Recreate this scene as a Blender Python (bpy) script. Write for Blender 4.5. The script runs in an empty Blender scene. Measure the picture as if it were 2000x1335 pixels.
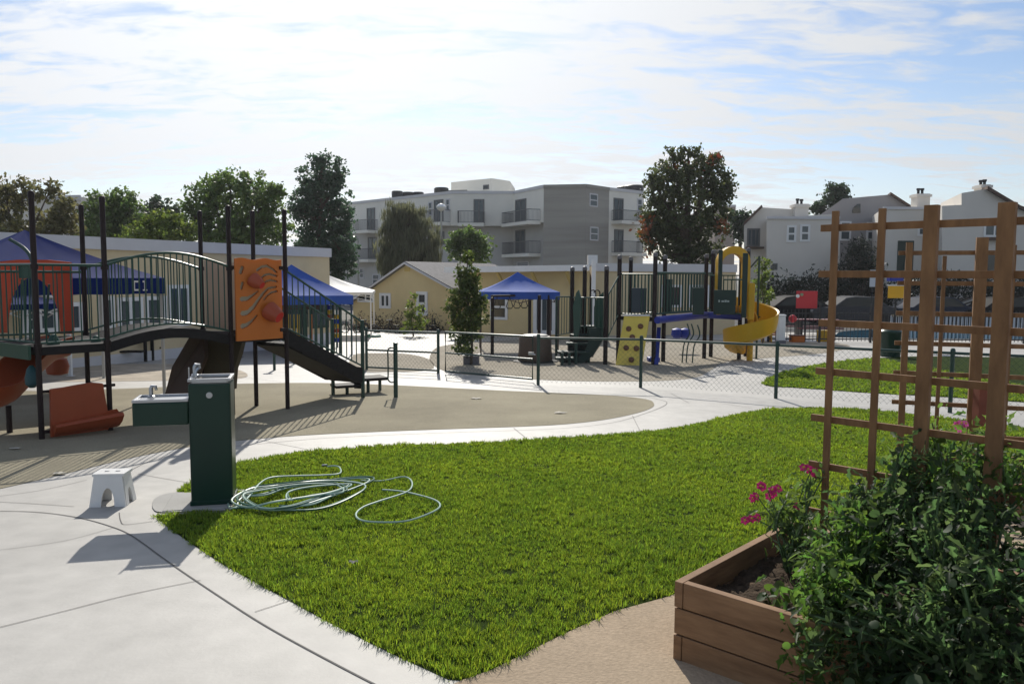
import bpy, math, random
import numpy as np
from mathutils import Vector, Matrix
random.seed(7); RNG = np.random.default_rng(11)
scene = bpy.context.scene
# ---------------------------------------------------------------- camera
F = 1560.0; EYE = 1.75; TILT = 0.018
PITCH = math.atan(132.0/F); ROLL = 0.0053
fwd = Vector((0, math.cos(PITCH), -math.sin(PITCH)))
up0 = Vector((0, math.sin(PITCH), math.cos(PITCH))); rt0 = Vector((1, 0, 0))
rgt = rt0*math.cos(ROLL) + up0*math.sin(ROLL)
upv = up0*math.cos(ROLL) - rt0*math.sin(ROLL)
cam = bpy.data.cameras.new('camera'); camo = bpy.data.objects.new('camera', cam)
scene.collection.objects.link(camo); scene.camera = camo
cam.sensor_width = 36; cam.lens = 36*F/2000; cam.clip_start = 0.05; cam.clip_end = 2000
camo.matrix_world = Matrix(((rgt.x, upv.x, -fwd.x, 0), (rgt.y, upv.y, -fwd.y, 0), (rgt.z, upv.z, -fwd.z, EYE), (0, 0, 0, 1)))
# ---------------------------------------------------------------- sun, sky, exposure
SUN_AZ = math.radians(6); SUN_EL = math.radians(35.3)
S = Vector((-math.sin(SUN_AZ)*math.cos(SUN_EL), math.cos(SUN_AZ)*math.cos(SUN_EL), math.sin(SUN_EL)))
sl = bpy.data.lights.new('sun', 'SUN'); sl.energy = 4.2; sl.angle = math.radians(0.55); sl.color = (1, .95, .86)
so = bpy.data.objects.new('sun', sl); scene.collection.objects.link(so)
so.rotation_euler = S.to_track_quat('Z', 'Y').to_euler(); so.location = (0, 0, 30)
scene.view_settings.view_transform = 'Standard'; scene.view_settings.look = 'None'
scene.view_settings.exposure = 0.10; scene.view_settings.gamma = 1
scene.cycles.use_denoising = True
try: scene.cycles.max_bounces = 8; scene.cycles.transparent_max_bounces = 8
except Exception: pass
def build_world():
    w = bpy.data.worlds.new('World'); scene.world = w; w.use_nodes = True
    nt = w.node_tree; nt.nodes.clear(); N = nt.nodes.new; L = nt.links.new
    out = N('ShaderNodeOutputWorld'); bg = N('ShaderNodeBackground'); bg.inputs['Strength'].default_value = 0.13
    sky = N('ShaderNodeTexSky'); sky.sky_type = 'NISHITA'; sky.sun_disc = False
    sky.sun_elevation = SUN_EL; sky.sun_rotation = -SUN_AZ; sky.air_density = 1.0; sky.dust_density = 0.6; sky.ozone_density = 1.2
    tc = N('ShaderNodeTexCoord'); sep = N('ShaderNodeSeparateXYZ'); L(tc.outputs['Generated'], sep.inputs[0])
    def math_(op, a, b=None, clamp=False):
        n = N('ShaderNodeMath'); n.operation = op; n.use_clamp = clamp
        for i, x in enumerate((a, b)):
            if x is None: continue
            if isinstance(x, (int, float)): n.inputs[i].default_value = x
            else: L(x, n.inputs[i])
        return n.outputs[0]
    z = math_('MAXIMUM', sep.outputs['Z'], 0.0); zz = math_('ADD', z, 0.16)
    comb = N('ShaderNodeCombineXYZ')
    L(math_('DIVIDE', sep.outputs['X'], zz), comb.inputs[0]); L(math_('DIVIDE', sep.outputs['Y'], zz), comb.inputs[1])
    mp = N('ShaderNodeMapping'); mp.inputs['Rotation'].default_value = (0, 0, math.radians(-24)); mp.inputs['Scale'].default_value = (0.55, 1.3, 1)
    mp.inputs['Location'].default_value = (3.1, 1.7, 0.0)
    L(comb.outputs[0], mp.inputs[0])
    n1 = N('ShaderNodeTexNoise'); n1.inputs['Scale'].default_value = 1.7; n1.inputs['Detail'].default_value = 10; n1.inputs['Roughness'].default_value = 0.62; n1.inputs['Distortion'].default_value = 0.5
    L(mp.outputs[0], n1.inputs['Vector'])
    n2 = N('ShaderNodeTexNoise'); n2.inputs['Scale'].default_value = 8.0; n2.inputs['Detail'].default_value = 7; n2.inputs['Roughness'].default_value = 0.6; n2.inputs['Distortion'].default_value = 0.6
    L(mp.outputs[0], n2.inputs['Vector'])
    # nearness to the sun: thin cloud is much brighter towards it
    dp = N('ShaderNodeVectorMath'); dp.operation = 'DOT_PRODUCT'; nrm = N('ShaderNodeVectorMath'); nrm.operation = 'NORMALIZE'
    L(tc.outputs['Generated'], nrm.inputs[0]); L(nrm.outputs[0], dp.inputs[0])
    a2 = math.radians(13); e2 = math.radians(27)
    dp.inputs[1].default_value = (-math.sin(a2)*math.cos(e2), math.cos(a2)*math.cos(e2), math.sin(e2))
    d = math_('MAXIMUM', dp.outputs['Value'], 0.0)
    g = math_('POWER', d, 14.0); gw = math_('POWER', d, 3.0)
    cov = math_('ADD', n1.outputs['Fac'], math_('MULTIPLY', math_('SUBTRACT', n2.outputs['Fac'], 0.5), 0.8))
    cov = math_('ADD', cov, math_('ADD', math_('MULTIPLY', g, 0.12), math_('MULTIPLY', math_('POWER', d, 5.0), 0.11)))
    mr = N('ShaderNodeMapRange'); mr.interpolation_type = 'SMOOTHSTEP'; mr.inputs['From Min'].default_value = 0.40; mr.inputs['From Max'].default_value = 0.70
    L(cov, mr.inputs['Value'])
    haze = N('ShaderNodeMapRange'); haze.inputs['From Min'].default_value = 0.0; haze.inputs['From Max'].default_value = 0.22
    haze.inputs['To Min'].default_value = 0.5; haze.inputs['To Max'].default_value = 0.0
    L(z, haze.inputs['Value'])
    fac = math_('MAXIMUM', mr.outputs[0], haze.outputs[0])
    # cloud radiance
    br = math_('ADD', math_('ADD', 4.3, math_('MULTIPLY', gw, 2.0)), math_('MULTIPLY', g, 1.5))
    cc = N('ShaderNodeCombineXYZ'); L(br, cc.inputs[0]); L(math_('MULTIPLY', br, 1.03), cc.inputs[1]); L(math_('MULTIPLY', br, 1.07), cc.inputs[2])
    skb = N('ShaderNodeVectorMath'); skb.operation = 'MULTIPLY'; L(sky.outputs[0], skb.inputs[0]); skb.inputs[1].default_value = (0.68, 0.72, 0.79)
    mix = N('ShaderNodeMix'); mix.data_type = 'RGBA'
    L(fac, mix.inputs[0]); L(skb.outputs[0], mix.inputs[6]); L(cc.outputs[0], mix.inputs[7])
    L(mix.outputs[2], bg.inputs['Color']); L(bg.outputs[0], out.inputs[0])
build_world()

# ---------------------------------------------------------------- helpers
def ray(px, py):
    return fwd*F + rgt*(px-1000) - upv*(py-667.5)
def gz(y): return -TILT*y
def G(px, py, dz=0.0):            # where the line of sight meets the ground (plus dz)
    d = ray(px, py); t = (dz-EYE)/(d.z + TILT*d.y)
    return Vector((d.x*t, d.y*t, EYE+d.z*t))
def P(px, py, Y):
    d = ray(px, py); t = Y/d.y
    return Vector((d.x*t, Y, EYE+d.z*t))
def W(px, py, A, B):              # meets the vertical plane through A, B
    d = ray(px, py); nx, ny = -(B[1]-A[1]), B[0]-A[0]
    t = (nx*A[0]+ny*A[1])/(nx*d.x+ny*d.y)
    return Vector((d.x*t, d.y*t, EYE+d.z*t))
OFF = {}
def link(o): scene.collection.objects.link(o)
def tag(o, label=None, cat=None, group=None, kind=None):
    if label: o['label'] = label
    if cat: o['category'] = cat
    if group: o['group'] = group
    if kind: o['kind'] = kind
    return o
def thing(name, label, cat, loc, group=None):
    o = bpy.data.objects.new(name, None); link(o); o.location = loc; o.empty_display_size = .1
    OFF[o.name] = Vector(loc); return tag(o, label, cat, group)
def copy_tree(o, parent=None):
    c = o.copy(); link(c)
    if parent: c.parent = parent
    for ch in list(o.children): copy_tree(ch, c)
    return c
class MB:
    def __init__(s): s.v = []; s.f = []
    def add(s, vs, fs):
        b = len(s.v); s.v += [tuple(x) for x in vs]; s.f += [tuple(b+i for i in f) for f in fs]; return s
    def box(s, c, sz, rz=0.0, M=None):
        hx, hy, hz = sz[0]/2, sz[1]/2, sz[2]/2; ca, sa = math.cos(rz), math.sin(rz); vs = []
        for x, y, z in ((-1,-1,-1),(1,-1,-1),(1,1,-1),(-1,1,-1),(-1,-1,1),(1,-1,1),(1,1,1),(-1,1,1)):
            p = Vector((x*hx, y*hy, z*hz))
            p = (M @ p) if M else Vector((p.x*ca-p.y*sa, p.x*sa+p.y*ca, p.z))
            vs.append((c[0]+p.x, c[1]+p.y, c[2]+p.z))
        return s.add(vs, ((0,3,2,1),(4,5,6,7),(0,1,5,4),(1,2,6,5),(2,3,7,6),(3,0,4,7)))
    def bar(s, p, q, w, h=None, hint=(0,0,1)):
        p, q = Vector(p), Vector(q); h = h or w; d = (q-p); L = d.length; d.normalize(); hint = Vector(hint)
        if abs(d.dot(hint)) > .98: hint = Vector((0,1,0)) if abs(d.y) < .9 else Vector((1,0,0))
        x = d.cross(hint).normalized(); z = x.cross(d)
        M = Matrix((x, d, z)).transposed()
        return s.box((p+q)/2, (w, L, h), M=M)
    def tube(s, pts, r, n=8, closed=False, cap=True):
        pts = [Vector(p) for p in pts]; m = len(pts); rs = r if isinstance(r, (list, tuple)) else [r]*m
        vs, fs = [], []; pv = None
        for i, p in enumerate(pts):
            if closed: t = pts[(i+1) % m]-pts[i-1]
            else: t = pts[min(i+1, m-1)]-pts[max(i-1, 0)]
            if t.length < 1e-9: t = Vector((0,0,1))
            t.normalize()
            if pv is None:
                a = Vector((0,0,1)) if abs(t.z) < .9 else Vector((1,0,0)); pv = (a - t*a.dot(t)).normalized()
            else:
                pv = pv - t*pv.dot(t); pv = pv.normalized() if pv.length > 1e-6 else Vector((1,0,0))
            bt = t.cross(pv)
            for k in range(n):
                a = 2*math.pi*k/n; vs.append(p + (pv*math.cos(a)+bt*math.sin(a))*rs[i])
        for i in range(m if closed else m-1):
            j = (i+1) % m
            for k in range(n):
                fs.append((i*n+k, i*n+(k+1) % n, j*n+(k+1) % n, j*n+k))
        if cap and not closed: fs.append(tuple(range(n-1, -1, -1))); fs.append(tuple((m-1)*n+k for k in range(n)))
        return s.add(vs, fs)
    def lathe(s, prof, c, n=16, cap=True):
        vs = [(c[0]+r*math.cos(2*math.pi*k/n), c[1]+r*math.sin(2*math.pi*k/n), c[2]+z) for r, z in prof for k in range(n)]; m = len(prof)
        fs = [(i*n+k, i*n+(k+1) % n, (i+1)*n+(k+1) % n, (i+1)*n+k) for i in range(m-1) for k in range(n)]
        if cap: fs.append(tuple(range(n-1,-1,-1))); fs.append(tuple((m-1)*n+k for k in range(n)))
        return s.add(vs, fs)
    def prism(s, poly, o, u, v, th):    # polygon in (u, v) coordinates, thickness th along u x v
        o, u, v = Vector(o), Vector(u), Vector(v); w = u.cross(v).normalized()*th; n = len(poly)
        a = [o+u*x+v*y for x, y in poly]; b = [p+w for p in a]
        fs = [tuple(range(n-1,-1,-1)), tuple(range(n, 2*n))]+[(i, (i+1) % n, n+(i+1) % n, n+i) for i in range(n)]
        return s.add(a+b, fs)
    def slab(s, pts, th):               # polygon of 3-D points, thickened downwards
        n = len(pts); a = [Vector(p) for p in pts]; b = [p-Vector((0,0,th)) for p in a]
        return s.add(a+b, [tuple(range(n)), tuple(range(2*n-1, n-1, -1))]+[(i, n+i, n+(i+1) % n, (i+1) % n) for i in range(n)])
    def wall(s, p, q, z0, z1, t, off=0.0):   # upright panel between plan points p, q; grows towards the camera
        p, q = Vector((p[0], p[1])), Vector((q[0], q[1])); d = (q-p).normalized(); n = Vector((d.y, -d.x))
        if n.dot(-(p+q)/2) < 0: n = -n
        a, b, c, e = p+n*off, q+n*off, q+n*(off+t), p+n*(off+t)
        vs = [(k.x, k.y, z0) for k in (a,b,c,e)]+[(k.x, k.y, z1) for k in (a,b,c,e)]
        return s.add(vs, ((0,3,2,1),(4,5,6,7),(0,1,5,4),(1,2,6,5),(2,3,7,6),(3,0,4,7)))
    def build(s, name, mat, parent=None, smooth=False, bevel=0, sub=0, loc=None):
        me = bpy.data.meshes.new(name); o = bpy.data.objects.new(name, me); link(o)
        if parent is not None:
            off = OFF[parent.name]; o.parent = parent
        else:
            if loc is None:
                a = np.array(s.v); loc = ((a[:,0].min()+a[:,0].max())/2, (a[:,1].min()+a[:,1].max())/2, a[:,2].min())
            off = Vector(loc); o.location = off
        OFF[o.name] = off
        me.from_pydata([(x-off.x, y-off.y, z-off.z) for x, y, z in s.v], [], s.f); me.update()
        import bmesh
        bm = bmesh.new(); bm.from_mesh(me); bmesh.ops.recalc_face_normals(bm, faces=bm.faces); bm.to_mesh(me); bm.free()
        if mat: me.materials.append(mat)
        if smooth:
            for p in me.polygons: p.use_smooth = True
            me.set_sharp_from_angle(angle=math.radians(40))
        if bevel:
            m = o.modifiers.new('bevel', 'BEVEL'); m.width = bevel; m.segments = 2; m.limit_method = 'ANGLE'
        if sub:
            m = o.modifiers.new('sub', 'SUBSURF'); m.levels = sub; m.render_levels = sub
        return o
def arc(c, r, a0, a1, n, u=(1,0,0), v=(0,0,1)):
    c, u, v = Vector(c), Vector(u), Vector(v)
    return [c+u*r*math.cos(a0+(a1-a0)*i/n)+v*r*math.sin(a0+(a1-a0)*i/n) for i in range(n+1)]
def spline(pts, k=8, closed=False):
    pts = [np.array(p, float) for p in pts]; n = len(pts); out = []
    for i in range(n if closed else n-1):
        p0, p1, p2, p3 = (pts[(i+j) % n] if closed else pts[min(max(i+j, 0), n-1)] for j in (-1, 0, 1, 2))
        for t in np.arange(k)/k:
            out.append(.5*((2*p1)+(p2-p0)*t+(2*p0-5*p1+4*p2-p3)*t*t+(3*p1-p0-3*p2+p3)*t**3))
    if not closed: out.append(pts[-1])
    return out
def bigmesh(name, V, quads=None, tris=None, mat=None, parent=None, loc=(0,0,0), smooth=False):
    off = OFF[parent.name] if parent is not None else Vector(loc)
    me = bpy.data.meshes.new(name); o = bpy.data.objects.new(name, me); link(o)
    if parent is not None: o.parent = parent
    else: o.location = off
    OFF[o.name] = off
    V = np.asarray(V, np.float32)-np.array(off[:], np.float32)
    loops = []; tot = []
    if quads is not None and len(quads): loops.append(quads.ravel()); tot.append(np.full(len(quads), 4))
    if tris is not None and len(tris): loops.append(tris.ravel()); tot.append(np.full(len(tris), 3))
    loops = np.concatenate(loops).astype(np.int32); tot = np.concatenate(tot).astype(np.int32)
    st = np.concatenate(([0], np.cumsum(tot)[:-1])).astype(np.int32)
    me.vertices.add(len(V)); me.vertices.foreach_set('co', V.ravel())
    me.loops.add(len(loops)); me.loops.foreach_set('vertex_index', loops)
    me.polygons.add(len(tot)); me.polygons.foreach_set('loop_start', st)
    try: me.polygons.foreach_set('loop_total', tot)
    except Exception: pass
    if smooth: me.polygons.foreach_set('use_smooth', np.ones(len(tot), bool))
    me.update(calc_edges=True); me.validate()
    if mat: me.materials.append(mat)
    return o
def scatter(tv, tq, tt, R, T):          # template copied under rotations R (n,3,3) and positions T (n,3)
    tv = np.asarray(tv, float); n = len(T); m = len(tv)
    V = np.einsum('nij,mj->nmi', R, tv)+T[:, None, :]
    base = (np.arange(n)*m)[:, None, None]
    q = (np.asarray(tq, int)[None]+base).reshape(-1, 4) if tq else None
    t = (np.asarray(tt, int)[None]+base).reshape(-1, 3) if tt else None
    return V.reshape(-1, 3), q, t
def rots(n, up=0.0, scale=None):        # random frames; up > 0 turns the leaf face upwards
    N = RNG.normal(size=(n, 3)); N[:, 2] += up*np.sign(RNG.random(n)+.5); N /= np.linalg.norm(N, axis=1)[:, None]
    A = RNG.normal(size=(n, 3)); X = A-N*np.sum(A*N, 1)[:, None]; X /= np.linalg.norm(X, axis=1)[:, None]
    Y = np.cross(N, X); R = np.stack((X, Y, N), 2)
    if scale is not None: R = R*np.asarray(scale)[:, None, None]
    return R
def in_poly(pts, poly):
    x, y = pts[:, 0], pts[:, 1]; c = np.zeros(len(pts), bool); n = len(poly)
    for i in range(n):
        x1, y1 = poly[i][:2]; x2, y2 = poly[i-1][:2]
        if y1 == y2: continue
        k = ((y1 > y) != (y2 > y)) & (x < (x2-x1)*(y-y1)/(y2-y1)+x1); c ^= k
    return c
# ---------------------------------------------------------------- materials
MATS = {}
def mat(name, col, rough=.6, var=0.0, scale=6.0, bump=0.0, bscale=None, metal=0.0, spec=.4, trans=0.0, tcol=None, island=0.0, col2=None, stretch=None, coat=0.0, detail=5, fine=0.0, fa=(.72,1.25)):
    if name in MATS: return MATS[name]
    m = bpy.data.materials.new(name); m.use_nodes = True; nt = m.node_tree; N = nt.nodes.new; L = nt.links.new
    b = nt.nodes['Principled BSDF']; out = nt.nodes['Material Output']
    b.inputs['Roughness'].default_value = rough; b.inputs['Metallic'].default_value = metal
    b.inputs['Specular IOR Level'].default_value = spec; b.inputs['Coat Weight'].default_value = coat
    c4 = (*col, 1); b.inputs['Base Color'].default_value = c4; csock = None
    tc = N('ShaderNodeTexCoord'); vec = tc.outputs['Object']
    if stretch:
        mp = N('ShaderNodeMapping'); mp.inputs['Scale'].default_value = stretch; L(vec, mp.inputs[0]); vec = mp.outputs[0]
    if var or col2:
        n = N('ShaderNodeTexNoise'); n.inputs['Scale'].default_value = scale; n.inputs['Detail'].default_value = detail; n.inputs['Roughness'].default_value = .62
        L(vec, n.inputs['Vector'])
        r = N('ShaderNodeValToRGB'); L(n.outputs['Fac'], r.inputs[0])
        r.color_ramp.elements[0].position = .3; r.color_ramp.elements[1].position = .7
        lo = col if col2 else tuple(x*(1-var) for x in col); hi = col2 or tuple(min(1, x*(1+var)) for x in col)
        r.color_ramp.elements[0].color = (*lo, 1); r.color_ramp.elements[1].color = (*hi, 1); csock = r.outputs[0]
    if fine:
        n = N('ShaderNodeTexNoise'); n.inputs['Scale'].default_value = fine; n.inputs['Detail'].default_value = 2
        L(vec, n.inputs['Vector']); mr = N('ShaderNodeMapRange'); mr.inputs['From Min'].default_value = .3; mr.inputs['From Max'].default_value = .7
        mr.inputs['To Min'].default_value = fa[0]; mr.inputs['To Max'].default_value = fa[1]; n.inputs['Detail'].default_value = 6; L(n.outputs['Fac'], mr.inputs['Value'])
        mx = N('ShaderNodeMix'); mx.data_type = 'RGBA'; mx.blend_type = 'MULTIPLY'; mx.inputs[0].default_value = 1
        if csock: L(csock, mx.inputs[6])
        else: mx.inputs[6].default_value = c4
        L(mr.outputs[0], mx.inputs[7]); csock = mx.outputs[2]
    if island:
        g = N('ShaderNodeNewGeometry'); hs = N('ShaderNodeHueSaturation')
        mr = N('ShaderNodeMapRange'); mr.inputs['To Min'].default_value = 1-island; mr.inputs['To Max'].default_value = 1+island; L(g.outputs['Random Per Island'], mr.inputs['Value'])
        L(mr.outputs[0], hs.inputs['Value'])
        mr2 = N('ShaderNodeMapRange'); mr2.inputs['To Min'].default_value = .5-.03*island*2; mr2.inputs['To Max'].default_value = .5+.02*island*2
        w = N('ShaderNodeMath'); w.operation = 'FRACT'; ml = N('ShaderNodeMath'); ml.operation = 'MULTIPLY'; ml.inputs[1].default_value = 17.3
        L(g.outputs['Random Per Island'], ml.inputs[0]); L(ml.outputs[0], w.inputs[0]); L(w.outputs[0], mr2.inputs['Value']); L(mr2.outputs[0], hs.inputs['Hue'])
        if csock: L(csock, hs.inputs['Color'])
        else: hs.inputs['Color'].default_value = c4
        csock = hs.outputs[0]
    if csock: L(csock, b.inputs['Base Color'])
    if bump:
        n = N('ShaderNodeTexNoise'); n.inputs['Scale'].default_value = bscale or scale*4; n.inputs['Detail'].default_value = 6; L(vec, n.inputs['Vector'])
        bp = N('ShaderNodeBump'); bp.inputs['Strength'].default_value = bump; bp.inputs['Distance'].default_value = .01
        L(n.outputs['Fac'], bp.inputs['Height']); L(bp.outputs[0], b.inputs['Normal'])
    if trans:
        t = N('ShaderNodeBsdfTranslucent'); mx = N('ShaderNodeMixShader'); mx.inputs[0].default_value = trans
        if tcol: t.inputs['Color'].default_value = (*tcol, 1)
        if csock:
            if tcol:
                k = N('ShaderNodeMix'); k.data_type = 'RGBA'; k.blend_type = 'MULTIPLY'; k.inputs[0].default_value = 0
                hs2 = N('ShaderNodeHueSaturation'); hs2.inputs['Value'].default_value = tcol[1]/max(.001, col[1]); hs2.inputs['Saturation'].default_value = 1.1; hs2.inputs['Hue'].default_value = .492
                L(csock, hs2.inputs['Color']); L(hs2.outputs[0], t.inputs['Color'])
            else: L(csock, t.inputs['Color'])
        elif not tcol: t.inputs['Color'].default_value = c4
        L(b.outputs[0], mx.inputs[1]); L(t.outputs[0], mx.inputs[2]); L(mx.outputs[0], out.inputs[0])
    MATS[name] = m; return m
M_conc = mat('concrete', (.41,.392,.36), .62, .11, .55, .10, 45, spec=.5, detail=10, fine=5, fa=(.9,1.08))
M_conc2 = mat('concrete_pad', (.36,.35,.33), .8, .12, 2, .2, 60)
M_joint = mat('joint', (.15,.14,.13), .9)
M_rubber = mat('rubber_surface', (.31,.275,.195), .95, .18, .7, .5, 160, spec=.15, fine=90)
M_rubber_b = mat('rubber_surface_backlit', (.34,.30,.235), .95, .12, .7, .5, 160, spec=.15, fine=90)  # same rubber made lighter: backlit brightness put into the colour
M_sand = mat('sand', (.42,.36,.28), .95, .25, 3, 1.0, 9)
M_dirt = mat('dirt', (.40,.315,.225), .95, .10, 1.5, .5, 60, fine=45, fa=(.86,1.1), spec=.1)
M_soil = mat('soil', (.070,.050,.034), .95, .55, 22, 1.0, 70, spec=.1)
M_turf = mat('turf_base', (.026,.042,.008), .95, .3, 8, spec=.03)
M_ground = mat('far_ground', (.16,.15,.13), .95, .2, .3)
M_asph = mat('asphalt', (.05,.05,.052), .9, .2, 2)
M_post = mat('brown_post', (.022,.013,.013), .5, .1, 4, spec=.22)
M_gpost = mat('green_post', (.012,.045,.035), .35, spec=.5)
M_green = mat('green_rail', (.012,.060,.040), .35, spec=.5)
M_dgreen = mat('dark_green_plastic', (.007,.028,.021), .45)
M_deck = mat('black_deck', (.022,.020,.020), .65, .2, 20, spec=.12)
M_orange = mat('orange_plastic', (.68,.20,.03), .42, .05, 3, trans=.25)
M_tan = mat('tan_plastic', (.52,.37,.27), .5, .05, 3, trans=.12)
M_rust = mat('rust_plastic', (.36,.075,.028), .38, .08, 3, trans=.12)
M_red = mat('red_plastic', (.50,.075,.022), .4, .08, 3, trans=.3)
M_horn = mat('horn_plastic', (.50,.11,.05), .35, .05, 3, trans=.3)
M_hornred = mat('horn_red', (.72,.02,.015), .4, trans=.35)
M_brown = mat('brown_plastic', (.10,.065,.045), .6, .15, 3)
M_yellow = mat('yellow_plastic', (.70,.42,.02), .38, .05, 3, trans=.2)
M_yel2 = mat('yellow_wall', (.78,.60,.11), .5, .06, 3)
M_hold = mat('hold', (.16,.07,.035), .6)
M_blue = mat('blue_plastic', (.015,.035,.30), .4)
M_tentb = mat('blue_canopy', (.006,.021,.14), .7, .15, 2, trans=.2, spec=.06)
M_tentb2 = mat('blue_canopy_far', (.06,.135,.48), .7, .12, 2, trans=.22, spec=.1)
M_white = mat('white_paint', (.78,.78,.77), .5, .05, 3)
M_tentw = mat('white_canopy', (.82,.81,.78), .55, .04, 2, trans=.25)
M_whitepl = mat('white_plastic', (.74,.73,.71), .4, .05, 5)
M_metal = mat('steel', (.40,.41,.43), .32, metal=1.0)
M_polew = mat('pole_grey', (.42,.42,.40), .45, .06, 4)
M_fount = mat('fountain_green', (.006,.034,.022), .34, .12, 2.5, spec=.35)
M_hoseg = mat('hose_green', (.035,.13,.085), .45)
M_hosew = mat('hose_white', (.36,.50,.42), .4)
M_beige = mat('beige_stucco', (.66,.54,.34), .9, .06, 1.5, .3, 50)
M_ywall = mat('yellow_stucco', (.70,.56,.30), .9, .05, 1.5, .3, 50)
M_ysun = mat('yellow_trim', (.62,.46,.16), .85, .05, 1.5)
M_fascia = mat('fascia', (.62,.61,.62), .6, .04, 2)
M_glass = mat('dark_glass', (.018,.026,.03), .12, spec=.6)
M_glassb = mat('blue_glass', (.05,.075,.09), .15, spec=.6)
M_shing = mat('shingle', (.20,.19,.185), .9, .2, 5, .4, 30)
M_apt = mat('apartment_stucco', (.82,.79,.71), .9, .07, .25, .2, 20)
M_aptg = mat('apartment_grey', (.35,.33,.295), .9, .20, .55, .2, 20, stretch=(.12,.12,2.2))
M_aptd = mat('apartment_lower_shaded', (.50,.49,.465), .9, .08, .3)  # same stucco darkened: shade on the recessed lower storeys painted in
M_town = mat('town_stucco', (.68,.64,.58), .9, .06, .4, .2, 20)
M_towng = mat('town_grey', (.34,.32,.315), .9, .06, .4, .2, 20)
M_tile = mat('roof_tile', (.10,.065,.05), .85, .3, 8)
M_rail = mat('iron', (.022,.022,.024), .5)
M_brail = mat('balcony_rail', (.13,.13,.135), .6)
M_cedar = mat('cedar', (.152,.075,.031), .75, col2=(.275,.146,.062), scale=3.0, bump=.35, bscale=12, stretch=(5,5,1.2))
M_cedarb = mat('cedar_board', (.155,.080,.038), .78, col2=(.32,.185,.095), scale=2.2, bump=.35, bscale=10, stretch=(1.2,1.2,7))
M_bark = mat('bark', (.09,.065,.048), .9, .35, 8, .6, 20)
M_stem = mat('stem', (.06,.11,.035), .6, .2, 6)
M_redp = mat('red_panel', (.55,.03,.04), .5)
M_water = mat('pool_water', (.012,.10,.17), .06, .2, 2, .3, 4, spec=.6)
M_gbox = mat('grey_box', (.17,.16,.175), .6)
M_tyre = mat('tyre', (.02,.02,.02), .8)
def leafmat(name, col, tcol=None, trans=.35, island=.35, rough=.5):
    return mat(name, col, rough, trans=trans, tcol=tcol or tuple(x*1.6 for x in col), island=island, spec=.35)
M_grass = mat('grass_blades', (.112,.188,.032), .55, col2=(.195,.275,.042), scale=1.1, trans=.55, tcol=(.19,.31,.04), island=.45, spec=.3)
# ================================================================ setting
def sheet(name, pts, dz, m, smooth=6, kind='structure'):
    if smooth: pts = [tuple(p) for p in spline(pts, smooth, True)]
    W3 = [Vector((p.x, p.y, gz(p.y)+dz)) for p in (G(*q) for q in pts)]
    mb = MB(); mb.add(W3, [tuple(range(len(W3)))]); o = mb.build(name, m, loc=(W3[0].x, W3[0].y, W3[0].z))
    if o.data.polygons[0].normal.z < 0: o.data.flip_normals()
    tag(o, kind=kind); return o, [(p.x, p.y) for p in W3]
def plan(name, poly, dz, m):
    mb = MB(); mb.add([(x, y, gz(y)+dz) for x, y in poly], [tuple(range(len(poly)))])
    o = mb.build(name, m, loc=(poly[0][0], poly[0][1], gz(poly[0][1])+dz))
    if o.data.polygons[0].normal.z < 0: o.data.flip_normals()
    return tag(o, kind='structure')
mb = MB(); mb.add([(-900,-30,gz(-30)), (900,-30,gz(-30)), (900,90,gz(90)), (-900,90,gz(90)), (900,1500,gz(90)), (-900,1500,gz(90))], [(0,1,2,3), (3,2,4,5)])
tag(mb.build('ground', M_ground, loc=(0,0,0)), kind='structure')
plan('pavement', [(-16,-8), (16,-8), (20,33), (-20,33)], .004, M_conc)
plan('parking_lot', [(6.5,33.5), (60,33.5), (60,88), (6.5,88)], .004, M_asph)
sheet('play_surface', [(-150,985),(0,955),(130,925),(250,896),(370,873),(455,862),(600,850),(800,841),(1000,834),(1100,829),(1180,820),(1240,808),(1272,797),(1277,788),(1262,780),(1200,773),(1100,768),(1000,764),(860,757),(780,753),(700,750),(600,748),(455,750),(300,757),(100,765),(-150,776)], .008, M_rubber, 4)
sheet('sand_pit', [(-200,748),(0,747),(120,746),(300,744),(420,742),(480,737),(470,724),(400,713),(250,711),(80,713),(-200,716)], .008, M_sand, 4)
sheet('back_play_surface', [(862,676),(960,666),(1100,661),(1300,662),(1500,666),(1640,671),(1655,680),(1600,691),(1500,699),(1420,707),(1390,722),(1360,737),(1290,744),(1160,745),(1060,742),(960,735),(880,728),(845,712),(840,695)], .008, M_rubber_b, 4)
sheet('tan_patch', [(690,724),(780,726),(842,722),(842,704),(800,692),(740,690),(690,694)], .008, M_rubber_b, 4)
_, BACKLAWN = sheet('back_lawn', [(1490,748),(1510,735),(1560,720),(1640,706),(1720,699),(1800,696),(1900,697),(2100,702),(2250,720),(2250,800),(2000,786),(1850,776),(1700,768),(1560,758),(1505,755)], .008, M_turf, 4)
_, LAWN = sheet('lawn', [(302,1008),(330,1032),(370,1060),(430,1100),(520,1150),(640,1215),(760,1275),(875,1328),(905,1331),(960,1312),(1100,1242),(1200,1197),(1310,1167),(1480,1077),(1700,1012),(2150,962),(2150,855),(1950,830),(1800,812),(1700,800),(1590,797),(1500,800),(1450,807),(1350,832),(1250,846),(1100,856),(980,864),(870,868),(760,870),(640,880),(560,888),(460,905),(400,928),(345,960),(372,968),(452,968),(454,1000),(380,1003)], .006, M_turf, 0)
sheet('dirt_path', [(870,1345),(905,1330),(960,1311),(1100,1241),(1200,1196),(1310,1166),(1480,1076),(1700,1011),(2150,961),(2600,1100),(2400,1600),(800,1600),(700,1480),(790,1390)], .010, M_dirt, 0)
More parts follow.
